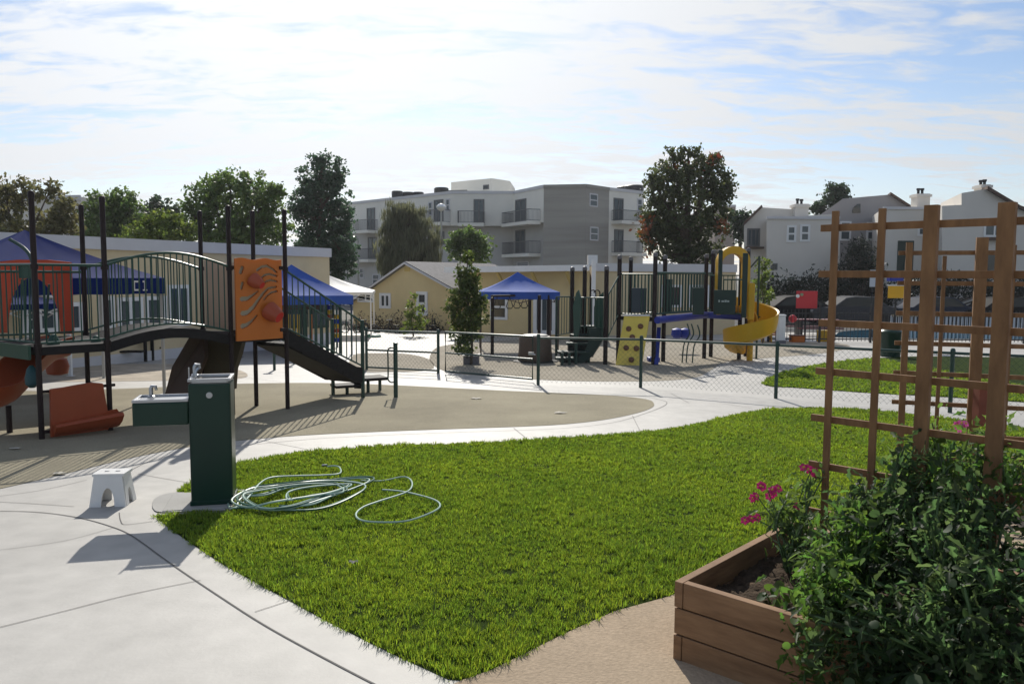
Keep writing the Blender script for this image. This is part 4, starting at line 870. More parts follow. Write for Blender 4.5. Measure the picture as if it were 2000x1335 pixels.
for px in (1158, 1166): MB().tube(arc(P(px, 572, 19.2), .07, math.pi, 0, 8)+[P(px, 572, 19.2)+Vector((.07,0,-.5))], .014, 6).build('grab_bar', M_post, root, smooth=True)
# spiral slide
cx_ = P(1467, 600, 19.75); CX, CY = cx_.x, cx_.y; pts = []; nS = 64; prof = [(-.235,.24),(-.22,.06),(-.15,-.02),(.10,-.02),(.185,.04),(.215,.20),(.225,.39),(.265,.41),(.25,.18),(.21,-.01),(.12,-.07),(-.15,-.07),(-.245,-.01),(-.26,.24)]
vs_ = []; kk = len(prof)
for i in range(nS+1):
    f = i/nS; a = math.radians(185-430*f); z = 1.03-1.19*f**.97; r0 = .40
    for rx, zz in prof: vs_.append((CX+(r0+rx)*math.cos(a), CY+(r0+rx)*math.sin(a), z+zz*(1.0 if f > .06 else .8)))
fs_ = [(i*kk+j, i*kk+(j+1) % kk, (i+1)*kk+(j+1) % kk, (i+1)*kk+j) for i in range(nS) for j in range(kk)]+[tuple(range(kk)), tuple(nS*kk+j for j in range(kk))[::-1]]
mb = MB(); mb.add(vs_, fs_); sl_o = mb.build('spiral_slide', M_yellow, root, smooth=True)
MB().tube([(CX, CY, gz(CY)-.03), (CX, CY, zd+.65)], .075, 14).build('slide_column', M_yellow, root, smooth=True)
hx, hy = P(1434, 540, 19.45).x, 19.45
def archring(ro, ri, zc, zb2, th):
    out = [(-ro, zb2)]+[(ro*math.cos(a), zc+ro*math.sin(a)) for a in np.linspace(math.pi, 0, 17)]+[(ro, zb2)]
    inn = [(ri-.02, zb2)]+[(ri*math.cos(a)-.03, zc-.06+ri*math.sin(a)) for a in np.linspace(0, math.pi, 17)]+[(-ri-.03, zb2)]
    return out+inn
MB().prism(archring(.39, .27, P(1434, 512, 19.45).z, zd+.02, .1), (hx, hy, 0), (1,0,0), (0,0,1), -.30).build('slide_hood', M_yellow, root)
MB().box((CX-.13, CY-.42, zd+.35), (.16, .10, .9)).build('hood_side', M_yellow, root, bevel=.03)
rail(lambda t_: Vector((hx-.25+.45*t_, hy-.02, zd+.05)), lambda t_: Vector((hx-.25+.45*t_, hy-.02, 1.65)), 5, name='hood_rail')
pan2(1400, 1408, 488, 612, 19.2, 19.2, M_dgreen, 'hood_post'); pan2(1447, 1457, 494, 620, 18.9, 18.9, M_dgreen, 'hood_post')
q = G(1477, 701); zt = P(1477, 500, q.y).z; MB().tube([q, v(q, zt)], .028, 10).build('fire_pole', M_gpost, root, smooth=True)
mb = MB(); [mb.tube([v(q, z)+Vector((-.07,0,0)), v(q, z)+Vector((.07,0,.01))], .016, 6) for z in (.0,.25,.5,.7)]; mb.build('pole_rungs', M_gpost, root); MB().tube([v(q, zt-.03), v(PP[1456], zt-.35)], .022, 8).build('pole_arm', M_gpost, root, smooth=True)
MB().bar(P(1287,640,19.0), P(1282,712,18.4), .09, .05).build('blue_slide_leg', M_blue, root); MB().box(G(1276,706)+Vector((0,0,.06)), (.28,.3,.12)).build('blue_step', M_blue, root, bevel=.03)
for px, y0 in ((1342,640),(1350,640),(1362,642)):
    c = P(px, y0, 19.0); MB().tube(spline([tuple(c+Vector((0,0,.1))), tuple(c+Vector((.06,0,-.15))), tuple(c+Vector((-.06,.02,-.4))), tuple(v(c, gz(c.y))+Vector((-.10,0,0)))], 5), .016, 6).build('climber_bar', M_gpost, root, smooth=True)
for px in (1322, 1338): MB().lathe([(.02,.14),(.14,.10),(.16,-.05),(.1,-.14)], P(px, 650, 22.0), 12).build('blue_seat', M_blue, root, smooth=True)
# ================================================================ small things on the back playground
t = thing('play_stump', 'round brown play stump with a pale flat top beyond the fence gate', 'stump', tuple(G(1045, 708)))
q = G(1045, 706); MB().lathe([(.40,0),(.42,.08),(.395,.3),(.39,.58),(.36,.62)], q, 24).build('trunk', M_brown, t, smooth=True); MB().lathe([(.30,.625),(.30,.65),(.26,.66)], q, 20).build('top', M_conc, t, smooth=True)
MB().lathe([(.55,.004),(.55,.03),(.5,.04)], q, 24).build('base', M_deck, t, smooth=True)
q = G(920, 712); t = thing('tree_box', 'square grey wooden box around the slim young tree', 'planter', tuple(q)); 
MB().box(q+Vector((0,.16,.10)), (.36,.34,.2)).build('body', M_gbox, t, bevel=.01); MB().box(q+Vector((0,.16,.205)), (.40,.38,.02)).build('rim', M_white, t)
q = G(260, 705); t = thing('table', 'dark blue low table with benches under the arched bridge', 'table', tuple(q))
MB().box(q+Vector((0,0,.52)), (.95,.5,.05)).build('tabletop', mat('navy', (.02,.03,.07), .5), t, bevel=.01)
for sx in (-.38,.38):
    for sy in (-.18,.18): MB().box(q+Vector((sx,sy,.25)), (.06,.06,.5)).build('leg', M_deck, t)
for sy in (-.5,.5): MB().box(q+Vector((0,sy,.28)), (.95,.2,.04)).build('bench', M_deck, t)
q = G(530, 722); 
for px, py, hgt in ((536,723,.5),(575,711,.55)):
    q = G(px, py); t = thing('stool_post', {536:'short dark green post stool under the staircase',575:'thin green post standing in the sun behind the staircase'}[px], 'post', tuple(q)); MB().tube([q, q+Vector((0,0,hgt))], .03, 8).build('post', M_gpost, t, smooth=True); MB().lathe([(.05,0),(.10,.02),(.10,.05),(.03,.07)], q+Vector((0,0,hgt-.02)), 12).build('cap', M_gpost, t, smooth=True)
# toddler play panels below the blue canopy behind the staircase
def slatpanel(name, label, px0, px1, py0, py1, Y, colours, cat):
    a, b = P(px0, py1, Y), P(px1, py1, Y); t = thing(name, label, cat, (a.x, Y, gz(Y))); zt = P(px0, py0, Y).z; n = len(colours)
    for i, c in enumerate(colours):
        x0 = a.x+(b.x-a.x)*i/n; MB().box((x0+(b.x-a.x)/n*.5, Y, (gz(Y)+zt)/2+.08), ((b.x-a.x)/n*.55, .05, zt-gz(Y)-.2)).build('slat', c, t)
    for x in (a.x-.08, b.x+.08): MB().tube([(x, Y, gz(Y)), (x, Y, zt+.5)], .045, 10).build('post', M_gpost, t, smooth=True)
    MB().box(((a.x+b.x)/2, Y, zt+.28), (b.x-a.x+.1, .05, .35)).build('roof_board', M_brown, t); return t
slatpanel('toddler_panel', 'toddler play panel with yellow slats below the blue canopy', 561, 588, 612, 650, 20.6, [M_yellow, M_yellow, M_yellow], 'play panel')
slatpanel('toddler_panel', 'toddler play panel with one orange slat below the blue canopy', 593, 622, 612, 650, 20.9, [M_green, M_orange, M_green], 'play panel')
t = thing('bead_counter', 'green play post with yellow, blue and red turning blocks by the staircase rail', 'play panel', tuple(G(655, 690)))
q = P(652, 690, 21.2); g3 = gz(21.2)
for x in (-.16, .0, .17): MB().tube([(q.x+x, 21.2, g3), (q.x+x, 21.2, 1.3)], .035, 8).build('post', M_gpost, t, smooth=True)
for k in range(6):
    for x, z0_ in ((-.09, .72), (.09, .35)):
        if x < 0 and k > 3: continue
        MB().lathe([(.06,0),(.07,.02),(.07,.09),(.06,.11)], (q.x+x, 21.2, z0_-.125*k+.2), 10).build('block', (M_yellow, M_blue, M_yellow, M_red)[k % 4], t, smooth=True)
# ================================================================ buildings
def Z(px, py, z): d = ray(px, py); t_ = (z-EYE)/d.z; return Vector((d.x*t_, d.y*t_, z))
def body(mb, pts, z0, z1, back): 
    n = len(pts); poly = [(p[0], p[1]) for p in pts]+[tuple(b) for b in back]
    k = len(poly); mb.add([(x, y, z0) for x, y in poly]+[(x, y, z1) for x, y in poly], [tuple(range(k)), tuple(range(2*k-1,k-1,-1))]+[(i,k+i,k+(i+1) % k,(i+1) % k) for i in range(k)]); return mb
def wrect(A_, B_, x0, y0, x1, y1):
    a, b = W(x0, (y0+y1)/2, A_, B_), W(x1, (y0+y1)/2, A_, B_); xm = (x0+x1)/2
    return (a.x, a.y), (b.x, b.y), W(xm, y1, A_, B_).z, W(xm, y0, A_, B_).z
def window(par, A_, B_, x0, y0, x1, y1, fm=M_white, gm=M_glass, nx=1, nz=1, fw=.07, name='window', off=0.0, th=.05):
    p, q, z0, z1 = wrect(A_, B_, x0, y0, x1, y1); p, q = Vector(p), Vector(q); d = (q-p).normalized(); L_ = (q-p).length; mb = MB()
    mb.wall(p, p+d*fw, z0, z1, th, off).wall(q-d*fw, q, z0, z1, th, off).wall(p+d*fw, q-d*fw, z1-fw, z1, th, off).wall(p+d*fw, q-d*fw, z0, z0+fw, th, off)
    for i in range(1, nx): c = p+d*(L_*i/nx); mb.wall(c-d*fw*.4, c+d*fw*.4, z0+fw, z1-fw, th*.9, off)
    for i in range(1, nz): zc = z0+(z1-z0)*i/nz; mb.wall(p+d*fw, q-d*fw, zc-fw*.4, zc+fw*.4, th*.85, off)
    o = mb.build(name, fm, par); MB().wall(p+d*fw*.9, q-d*fw*.9, z0+fw*.9, z1-fw*.9, th*.35, off).build('pane', gm, o); return o
# beige flat-roofed building on the left
Pa, Pb = P(95,463,16.7), P(643,487,25.0); sA = Vector((Pa.x-Pb.x, Pa.y-Pb.y)).normalized(); A0 = Vector((Pb.x, Pb.y))+sA*17.5; bn = Vector((sA.y, -sA.x)); bn = bn if bn.x < 0 else -bn
zr = Pb.z; t = thing('beige_building', 'long beige flat-roofed building with white fascia on the left', 'building', (Pb.x, Pb.y, gz(25)))
A2, B2 = (A0.x, A0.y), (Pb.x, Pb.y)
body(MB(), [A2, B2], gz(28)-.5, zr-.02, [Vector(B2)+bn*9, Vector(A2)+bn*9]).build('wall', M_beige, t)
fb_ = MB(); fb_.wall(A2, Vector(B2)-sA*.02, zr-.24, zr+.03, .07, .003); fb_.build('fascia', M_fascia, t)
MB().slab([(A2[0],A2[1],zr+.01),(B2[0],B2[1],zr+.01),(B2[0]+bn.x*9,B2[1]+bn.y*9,zr+.01),(A2[0]+bn.x*9,A2[1]+bn.y*9,zr+.01)], .02).build('roof', M_fascia, t)
MB().wall(A2, B2, gz(20)-.3, -.10, .03, .002).build('plinth', M_fascia, t)
for r in ((327,556,370,637,2),(282,578,324,640,1),(228,580,278,642,2),(192,578,222,644,1),(120,590,160,648,1),(40,575,110,650,2)):
    window(t, A2, B2, *r[:4], M_white, M_glassb, nx=r[4], nz=1, fw=.09, name='door')
for r in ((560,575,600,640),(606,575,640,640)): window(t, A2, B2, *r, M_dgreen, M_glassb, nx=1, nz=2, fw=.09, name='window')
# yellow gable house
fd = Vector((.87, -.49, 0)); c0 = P(797, 600, 34.5); Af, Bf = (c0.x, c0.y), (c0.x+fd.x, c0.y+fd.y)
t = thing('yellow_house', 'small yellow gable-roofed house with grey shingle roof in the middle distance', 'house', (c0.x, c0.y, gz(34.5)))
fp_ = [W(px, py, Af, Bf) for px, py in ((690,588),(797,513),(882,560),(882,655),(690,655))]
rd = Vector((.49, .87, 0)); mb = MB(); n_ = len(fp_); bk = [p+rd*7 for p in fp_]
mb.add(fp_+bk, [tuple(range(n_)), tuple(range(2*n_-1,n_-1,-1))]+[(i,n_+i,n_+(i+1) % n_,(i+1) % n_) for i in range(n_)]).build('wall', M_ywall, t)
def roofpl(a, b, o): 
    a, b = Vector(a), Vector(b); e = (b-a).normalized()*.25; up_ = Vector((0,0,.06))
    q = [a-rd*.25+up_, b+e-rd*.25+up_, b+e+rd*7.2+up_, a+rd*7.2+up_]; return MB().slab(q, .10).build('roof', M_shing, t)
roofpl(fp_[1], fp_[2], 1); roofpl(fp_[1], fp_[0], 1)
for a, b in ((fp_[1], fp_[2]), (fp_[1], fp_[0])):
    n3_ = Vector((-.49, -.87, 0)); MB().bar(a-rd*.28-Vector((0,0,.02)), b+(b-a).normalized()*.25-rd*.28-Vector((0,0,.02)), .04, .07).build('bargeboard', M_fascia, t)
window(t, Af, Bf, 814, 569, 836, 616, M_white, M_glass, 1, 2, .14); window(t, Af, Bf, 742, 572, 764, 602, M_white, M_glass, 2, 1, .12); window(t, Af, Bf, 699, 572, 731, 590, M_white, M_glass, 2, 1, .08)
p, q, z0, z1 = wrect(Af, Bf, 791, 522, 801, 530); MB().wall(p, q, z0, z1, .04).build('vent', M_ysun, t)
# long yellow building in the middle
t = thing('yellow_building', 'long low yellow building with deep white eave behind the small blue canopy', 'building', (1.2, 29.5, gz(29.5)))
An, Bn = P(905,530,30.6), P(1152,523.5,28.6); A2, B2 = (An.x, An.y), (Bn.x, Bn.y); zr = 1.97
back = [(B2[0]+.6, B2[1]+7), (A2[0]+.6, A2[1]+7)]
body(MB(), [A2, B2], gz(32)-.5, zr-.10, back).build('wall', M_ywall, t)
nn2 = Vector((-(B2[1]-A2[1]), B2[0]-A2[0])); nn2 = -nn2.normalized() if nn2.y > 0 else nn2.normalized()
e0, e1_ = Vector(A2)+nn2*.9-Vector((.3,0)), Vector(B2)+nn2*.9+Vector((.25,0))
MB().slab([(e0.x,e0.y,zr+.02),(e1_.x,e1_.y,zr+.10),(back[0][0],back[0][1],zr+.12),(back[1][0],back[1][1],zr+.05)], .06).build('roof', M_shing, t)
mb = MB(); mb.bar((e0.x,e0.y-.02,zr-.07),(e1_.x,e1_.y-.02,zr+.02), .05, .21); mb.build('fascia', M_white, t)
for f in (.35, .62, .88):
    c = Vector(A2).lerp(Vector(B2), f); MB().bar((c.x, c.y, zr-.75), (c.x+nn2.x*.8, c.y+nn2.y*.8, zr-.12), .09).build('brace', M_ysun, t)
window(t, A2, B2, 958, 574, 992, 624, M_white, M_glass, 1, 2, .10)
window(t, A2, B2, 1042, 572, 1086, 652, M_white, M_glassb, 3, 1, .14, name='door')
t = thing('yellow_building', 'pale yellow flat-roofed building with white fascia behind the spiral slide structure', 'building', (5, 31, gz(31)))
A2, B2 = (P(1158,522,30.0).x, 30.0), (P(1438,520,31.5).x, 31.5); zr = 2.12
body(MB(), [A2, B2], gz(34)-.5, zr-.05, [(B2[0]+1, B2[1]+8), (A2[0]+.5, A2[1]+8)]).build('wall', M_beige, t)
MB().wall(A2, B2, zr-.24, zr+.06, .08, .003).build('fascia', M_fascia, t)
MB().slab([(A2[0],A2[1],zr+.03),(B2[0],B2[1],zr+.03),(B2[0]+1,B2[1]+8,zr+.03),(A2[0]+.5,A2[1]+8,zr+.03)], .06).build('roof', M_shing, t)
for r in ((1290,556,1330,600),(1345,556,1385,600)): window(t, A2, B2, *r, M_white, M_glass, 2, 1, .09)
p = P(1157, 548, 27); c = MB().box((p.x, 26.6, (gz(26.6)+2.15)/2+.2), (.13,.13,2.15-gz(26.6)-.2)); c = c.build('white_column', M_white); tag(c, 'tall square white column in front of the pale yellow building', 'column')
p = P(1157, 512, 36); c = MB().box((p.x, 36.0, 2.35), (.42,.4,.55)).build('roof_vent', M_white); tag(c, 'white box vent standing on the roof above the white column', 'vent')
# apartment block
t = thing('apartment_building', 'three storey pale apartment block with balconies and one grey wing', 'apartment building', (3, 62, gz(62)))
ZR = 8.4; pts = [Z(640,402,ZR), Z(885,375.5,ZR), Z(1003,376,ZR), Z(1062,364,ZR), Z(1145,362.5,ZR), Z(1190,369,ZR), Z(1258,376.5,ZR)]
zf = W(960, 441, pts[1], pts[2]).z; w2 = [(p.x, p.y) for p in pts]
def push(ps, k): 
    out = []
    for p in ps: d = Vector((p[0], p[1])).normalized(); out.append((p[0]+d.x*k, p[1]+d.y*k))
    return out
bk_ = [(pts[-1].x+3, 86), (pts[0].x, 92)]
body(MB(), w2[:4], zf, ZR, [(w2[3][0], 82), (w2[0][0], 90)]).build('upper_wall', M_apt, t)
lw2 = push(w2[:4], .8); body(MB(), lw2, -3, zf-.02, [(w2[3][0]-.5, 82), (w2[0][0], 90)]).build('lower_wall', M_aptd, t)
body(MB(), w2[3:6], -3, ZR+.03, [(w2[5][0], 82), (w2[3][0]+.4, 82)]).build('grey_wing', M_aptg, t)
body(MB(), w2[5:], -3, ZR-.02, [(w2[6][0]+2, 82), (w2[5][0]+.2, 82)]).build('end_wing', M_apt, t)
for i in range(6):
    a, b = w2[i], w2[i+1]; MB().wall(a, b, ZR-.12, ZR+.12, .06, .004).build('parapet', M_fascia if i not in (3, 4) else M_aptg, t)
pa_, pb2, pc_ = Z(881,356,10.6), Z(960,348,10.6), Z(996,353.5,10.6)
body(MB(), [(pa_.x,pa_.y),(pb2.x,pb2.y),(pc_.x,pc_.y)], ZR-.2, 10.6, [(pc_.x+.5, 84), (pa_.x, 88)]).build('penthouse', M_apt, t)
window(t, (pa_.x,pa_.y), (pb2.x,pb2.y), 944, 361, 955, 370, M_brail, M_glass, 1, 1, .08)
sg = lambda i: (w2[i], w2[i+1]); sl2 = lambda i: (lw2[i], lw2[i+1])
for s_, rs in ((sg(0), ((717,406,733,450),(775,397,793,432),(848,390,866,433))), (sl2(0), ((719,463,736,504),(852,452,868,478),(660,462,668,500))), (sg(1), ((925,389,946,434),)), (sg(2), ((1007,389,1028,433),)), (sl2(2), ((1007,449,1026,494),)), (sg(5), ((1198,387,1217,432),(1199,448,1217,494)))):
    for r in rs: window(t, *s_, *r, M_brail, M_glassb, 2, 1, .10, name='balcony_door')
for s_, rs in ((sg(0), ((837,394,845,421),(871,388,879,413))), (sl2(0), ((703,523,711,543),(728,535,741,556))), (sl2(2), ((1010,511,1033,521),)), (sg(4), ((1151,378,1167,404),(1152,443,1168,470))), (sg(5), ((1244,388,1254,413),(1246,446,1256,471)))):
    for r in rs: window(t, *s_, *r, M_fascia, M_glassb, 1, 2, .10)
def balcony(s_, x0, x1, yr, yf, side=False):
    p, q, z0, z1 = wrect(*s_, x0, yr, x1, yf); p, q = Vector(p), Vector(q); d = (q-p).normalized(); n = Vector((d.y, -d.x)); n = n if n.y < 0 else -n; D0 = 1.1
    sb_ = MB(); sb_.wall(p, q, z0-.25, z0, D0, .002); o = sb_.build('balcony_slab', M_apt, t); m = MB(); L_ = (q-p).length
    e = [p+n*.05, p+n*(D0-.05), q+n*(D0-.05), q+n*.05]
    for a, b in zip(e, e[1:]):
        m.bar((a.x,a.y,z1),(b.x,b.y,z1), .05, .05); m.bar((a.x,a.y,z0+.06),(b.x,b.y,z0+.06), .04, .04); k = max(2, int((b-a).length/.11))
        for i in range(k+1): c = a.lerp(b, i/k); m.bar((c.x,c.y,z0+.06),(c.x,c.y,z1), .022)
    m.build('balcony_railing', M_brail, o)
for s_, x0, x1, yr, yf in ((sg(0),700,738,431,451),(sl2(0),680,738,487,507),(sg(0),838,880,412,436),(sg(1),896,946,414,437),(sg(2),1003,1056,413,435),(sl2(2),1003,1056,473,496),(sg(5),1194,1243,413,433),(sg(5),1194,1243,472,494)): balcony(s_, x0, x1, yr, yf)
for px, py, w_ in ((776,379,.34),(797,381,.38),(817,381,.34),(862,373,.42),(1222,371,.5),(1238,369,.55)):
    q = Z(px, py+9, ZR); p = q+Vector((q.x, q.y, 0)).normalized()*.9; c = MB().lathe([(w_*1.5,-.9),(w_*1.5,.0),(w_*1.3,.08)], (p.x, p.y, ZR+.68), 14).build('rooftop_unit', M_rail, t, smooth=True)
rl = MB(); a, b = Z(862,373,ZR+.35)*1.01, Z(912,372,ZR+.35)*1.01
rl.bar(a, b, .06)
for k in range(8): c = a.lerp(b, k/7); rl.bar(c, c-Vector((0,0,.45)), .04)
rl.build('roof_rail', M_rail, t)
t = thing('beige_building', 'plain beige block seen to the right of the big brown-leaved tree', 'building', tuple(P(1415,560,70)))
a, b = P(1398,402,70), P(1437,402,70); body(MB(), [(a.x,a.y),(b.x,b.y)], -2, a.z, [(b.x+1,80),(a.x,80)]).build('wall', mat('rose_beige', (.40,.34,.30), .9, .05, .4), t); MB().wall((a.x,a.y),(b.x,b.y), a.z-.1, a.z+.1, .08).build('parapet', M_fascia, t)
t = thing('pale_building', 'pale flat-topped building half hidden by trees at the far left', 'building', tuple(P(120,560,60)))
a, b = P(-40,388,62), P(158,383,60); body(MB(), [(a.x,a.y),(b.x,b.y)], -2, a.z, [(b.x,72),(a.x,72)]).build('wall', M_town, t); MB().wall((a.x,a.y),(b.x,b.y), a.z-.25, a.z+.12, .15).build('parapet', M_fascia, t)
for y in (415, 440): window(t, (a.x,a.y), (b.x,b.y), 90, y, 150, y+12, M_fascia, M_glassb, 3, 1, .12)
# ---------------------------------------------------------------- town houses on the right
def facade(t, pts, Y, m, depth=7, nm='wall', slope=0.0):
    A_, B_ = P(pts[0][0], 550, Y), P(pts[0][0]+100, 550, Y+slope); ps = [W(px, py, A_, B_) for px, py in pts]; k = len(ps); n = len(ps)
    mb = MB(); bkv = Vector((.35, 1, 0)).normalized()*depth
    mb.add(ps+[p+bkv for p in ps], [tuple(range(k)), tuple(range(2*k-1,k-1,-1))]+[(i,k+i,k+(i+1) % k,(i+1) % k) for i in range(k)]).build(nm, m, t); return (A_.x, A_.y), (B_.x, B_.y), ps
def tiles(t, p, q, depth=7, th=.18):
    bkv = Vector((.35, 1, 0)).normalized(); u_ = Vector((0,0,.14)); p, q = Vector(p), Vector(q); MB().slab([p-bkv*.4+u_, q-bkv*.4+u_, q+bkv*depth+u_, p+bkv*depth+u_], th).build('roof', M_tile, t)
def chimney(t, px0, px1, py0, py1, Y, pots):
    a, b = P(px0, py1, Y), P(px1, py1, Y); zt = P(px0, py0, Y).z; o = MB().box(((a.x+b.x)/2, Y+.4, (a.z+zt)/2), (b.x-a.x, .8, zt-a.z)).box(((a.x+b.x)/2, Y+.4, zt-.12), (b.x-a.x+.16, .96, .16)).build('chimney', M_town, t)
    for f, h in pots: MB().lathe([(.08,0),(.08,h*.7),(.12,h*.7),(.12,h*.7+.12)], (a.x+(b.x-a.x)*f, Y+.4, zt), 10).build('chimney_pot', M_rail, o)
t = thing('town_house', 'white stucco town house with two narrow windows, left of the trellis', 'house', (17, 51, gz(51)))
A_, B_, ps = facade(t, [(1453,612),(1453,439),(1488,405),(1552,409),(1552,612)], 52, M_town)
tiles(t, ps[1], ps[2]); window(t, A_, B_, 1459, 446, 1484, 481, M_brail, M_glassb, 3, 1, .1); MB().wall((W(1456,480,A_,B_).x,W(1456,480,A_,B_).y),(W(1488,480,A_,B_).x,W(1488,480,A_,B_).y), W(1470,486,A_,B_).z, W(1470,482,A_,B_).z, .5).build('balcony_slab', M_tile, t)
A_, B_, ps = facade(t, [(1497,612),(1497,426),(1640,417),(1640,612)], 50, M_town, nm='front_wall')
window(t, A_, B_, 1536, 440, 1555, 473, M_white, M_glassb, 1, 2, .13); window(t, A_, B_, 1562, 438, 1582, 472, M_white, M_glassb, 1, 2, .13); window(t, A_, B_, 1505, 514, 1518, 527, M_brail, M_glass, 1, 1, .07)
chimney(t, 1553, 1579, 398, 425, 51.5, ((.3,.35),(.6,.3)))
MB().wall((ps[1].x,ps[1].y),(ps[2].x,ps[2].y), ps[1].z-.05, ps[1].z+.12, .1).build('coping', M_fascia, t)
t = thing('town_house', 'grey gabled town house in the middle of the row, behind the trellis', 'house', (24, 56, gz(56)))
A_, B_, ps = facade(t, [(1600,620),(1600,421),(1646,388),(1738,380),(1800,420),(1800,620)], 56, M_towng)
tiles(t, ps[3], ps[4]); window(t, A_, B_, 1640, 432, 1662, 470, M_white, M_glassb, 1, 2, .12); window(t, A_, B_, 1692, 434, 1722, 470, M_white, M_glassb, 2, 2, .13)
ax = [W(1664+16*math.sin(a) if False else 1680-16*math.cos(a), 416-18*math.sin(a), A_, B_) for a in np.linspace(0, math.pi/2, 8)]+[W(1680,416,A_,B_)]
k = len(ax); MB().add([p-Vector((0,.06,0)) for p in ax]+[p+Vector((0,.05,0)) for p in ax], [tuple(range(k)), tuple(range(2*k-1,k-1,-1))]+[(i,k+i,k+(i+1) % k,(i+1) % k) for i in range(k)]).build('arched_window', M_glass, t)
t = thing('town_house', 'white flat-topped town house with chimney, between the grey gable and the right edge', 'house', (27, 49, gz(49)))
A_, B_, ps = facade(t, [(1724,620),(1724,407),(1870,401),(1870,620)], 49, M_town)
window(t, A_, B_, 1792, 443, 1813, 461, M_white, M_glassb, 1, 1, .12); window(t, A_, B_, 1752, 470, 1783, 545, M_dgreen, M_dgreen, 1, 1, .1, name='door')
chimney(t, 1791, 1816, 378, 404, 50.5, ((.3,.35),(.6,.35))); MB().wall((ps[1].x,ps[1].y),(ps[2].x,ps[2].y), ps[1].z-.05, ps[1].z+.1, .1).build('coping', M_fascia, t); 
t = thing('town_house', 'white town house with brown tiled gable at the right picture edge', 'house', (30, 47, gz(47)))
A_, B_, ps = facade(t, [(1840,620),(1840,402),(1878,400),(1878,377),(1926,369),(1990,407),(2080,440),(2080,620)], 47, M_town)
tiles(t, ps[4], ps[5]); tiles(t, ps[5], ps[6]); window(t, A_, B_, 1921, 432, 1963, 463, M_white, M_glassb, 2, 1, .12); MB().wall((W(1916,466,A_,B_).x,47),(W(1968,466,A_,B_).x,47), W(1940,469,A_,B_).z, W(1940,464,A_,B_).z, .5).build('balcony_slab', M_tile, t)
ax = [W(1935-21*math.cos(a), 514-22*math.sin(a), A_, B_) for a in np.linspace(0, math.pi, 12)]+[W(1956,540,A_,B_), W(1914,540,A_,B_)]
k = len(ax); MB().add([p-Vector((0,.06,0)) for p in ax]+[p+Vector((0,.05,0)) for p in ax], [tuple(range(k)), tuple(range(2*k-1,k-1,-1))]+[(i,k+i,k+(i+1) % k,(i+1) % k) for i in range(k)]).build('arched_doorway', M_glass, t)
chimney(t, 1917, 1935, 360, 373, 48, ((.3,.25),(.7,.3)))
# ================================================================ trees
def tree(name, label, Y, base, blobs, n, size, lm, group=None, r0=.16, trunk_top=None, gap=.0, limb=True, cl=.35, droop=0.0, lean=0.0):
    b = P(base, 550, Y); b.z = gz(Y); root = thing(name, label, 'tree', tuple(b), group); px = Y/F; mb = MB()
    tt = P(trunk_top[0], trunk_top[1], Y) if trunk_top else P(blobs[0][0], blobs[0][1], Y)
    tr = [tuple(b-Vector((0,0,.1))), tuple(b.lerp(tt, .35)+Vector((random.uniform(-.1,.1),0,0))), tuple(b.lerp(tt, .7)+Vector((random.uniform(-.12,.12),0,0))), tuple(tt)]
    tp = [Vector(q) for q in spline(tr, 5)]; mb.tube(tp, [r0*(1.15-.85*i/(len(tp)-1)) for i in range(len(tp))], 8)
    pts = []; w = np.array([bb[2]*bb[3] for bb in blobs], float)**.85; w /= w.sum()
    for (x, y, rx, ry), ww in zip(blobs, w):
        c = P(x, y, Y); c.y += random.uniform(-.35, .35)*rx*px; R3 = np.array((rx*px, rx*px*.9, ry*px)); m = max(20, int(n*ww)); nc = max(4, int(m/20))
        u = RNG.normal(size=(nc, 3)); u /= np.linalg.norm(u, axis=1)[:, None]; r = (.2+.92*RNG.random(nc)**.6)[:, None]; cc = np.array(c)+u*r*R3
        d = cc[:, None]+RNG.normal(size=(nc, 20, 3))*cl*np.array((1,1,.75))*size*2.0; pts.append(d.reshape(-1, 3))
        if limb:
            s = tp[int(len(tp)*random.uniform(.45, .9))]; mdl = s.lerp(c, .5)+Vector((0,0,-.1)); mb.tube([Vector(q) for q in spline([tuple(s), tuple(mdl), tuple(c)], 4)], [r0*.42*(1-.08*i) for i in range(9)], 6)
            for k in range(3): e = Vector(cc[random.randrange(nc)]); mb.tube([c, c.lerp(e, .5)+Vector((0,0,.05)), e], [r0*.16, r0*.12, r0*.05], 4)
    T = np.concatenate(pts); T = T[T[:, 2] > gz(Y)+.1]; nT = len(T); R = rots(nT, .35, size*(.55+.9*RNG.random(nT)))
    if droop:
        X = RNG.normal(size=(nT, 3))*.16; X[:, 2] = -1; Y_ = RNG.normal(size=(nT, 3)); Y_[:, 2] = 0; Y_ /= np.linalg.norm(Y_, axis=1)[:, None]; sc = size*(.6+.8*RNG.random(nT))
        R = np.stack((X*(sc*droop)[:, None], Y_*(sc*.42)[:, None], np.cross(X, Y_)*(sc*.42)[:, None]), 2)
    V, q, t3 = scatter([(-.5,0,0),(0,.32,.10),(.5,0,-.04),(0,-.32,.10)], None, [(0,1,3),(1,2,3)], R, T); bigmesh('crown', V, q, t3, lm, root)
    mb.build('trunk', M_bark, root, smooth=True); return root
L_olive = leafmat('olive_leaf', (.10,.10,.042), (.21,.205,.05), .45); L_mid = leafmat('mid_leaf', (.075,.118,.036), (.20,.28,.045), .47); L_dark = leafmat('dark_leaf', (.030,.052,.026), (.06,.11,.03), .35)
L_light = leafmat('light_leaf', (.085,.12,.028), (.21,.27,.035), .45); L_tall = leafmat('tall_leaf', (.044,.080,.046), (.10,.18,.07), .42); L_will = leafmat('willow_leaf', (.13,.138,.078), (.24,.24,.11), .42, .25)
L_maple = leafmat('maple_leaf', (.056,.070,.028), (.14,.16,.035), .36, .4); L_mapo = leafmat('maple_orange', (.20,.085,.03), (.30,.12,.035), .35, .4); L_young = leafmat('young_leaf', (.055,.078,.022), (.16,.20,.03), .42, .45)
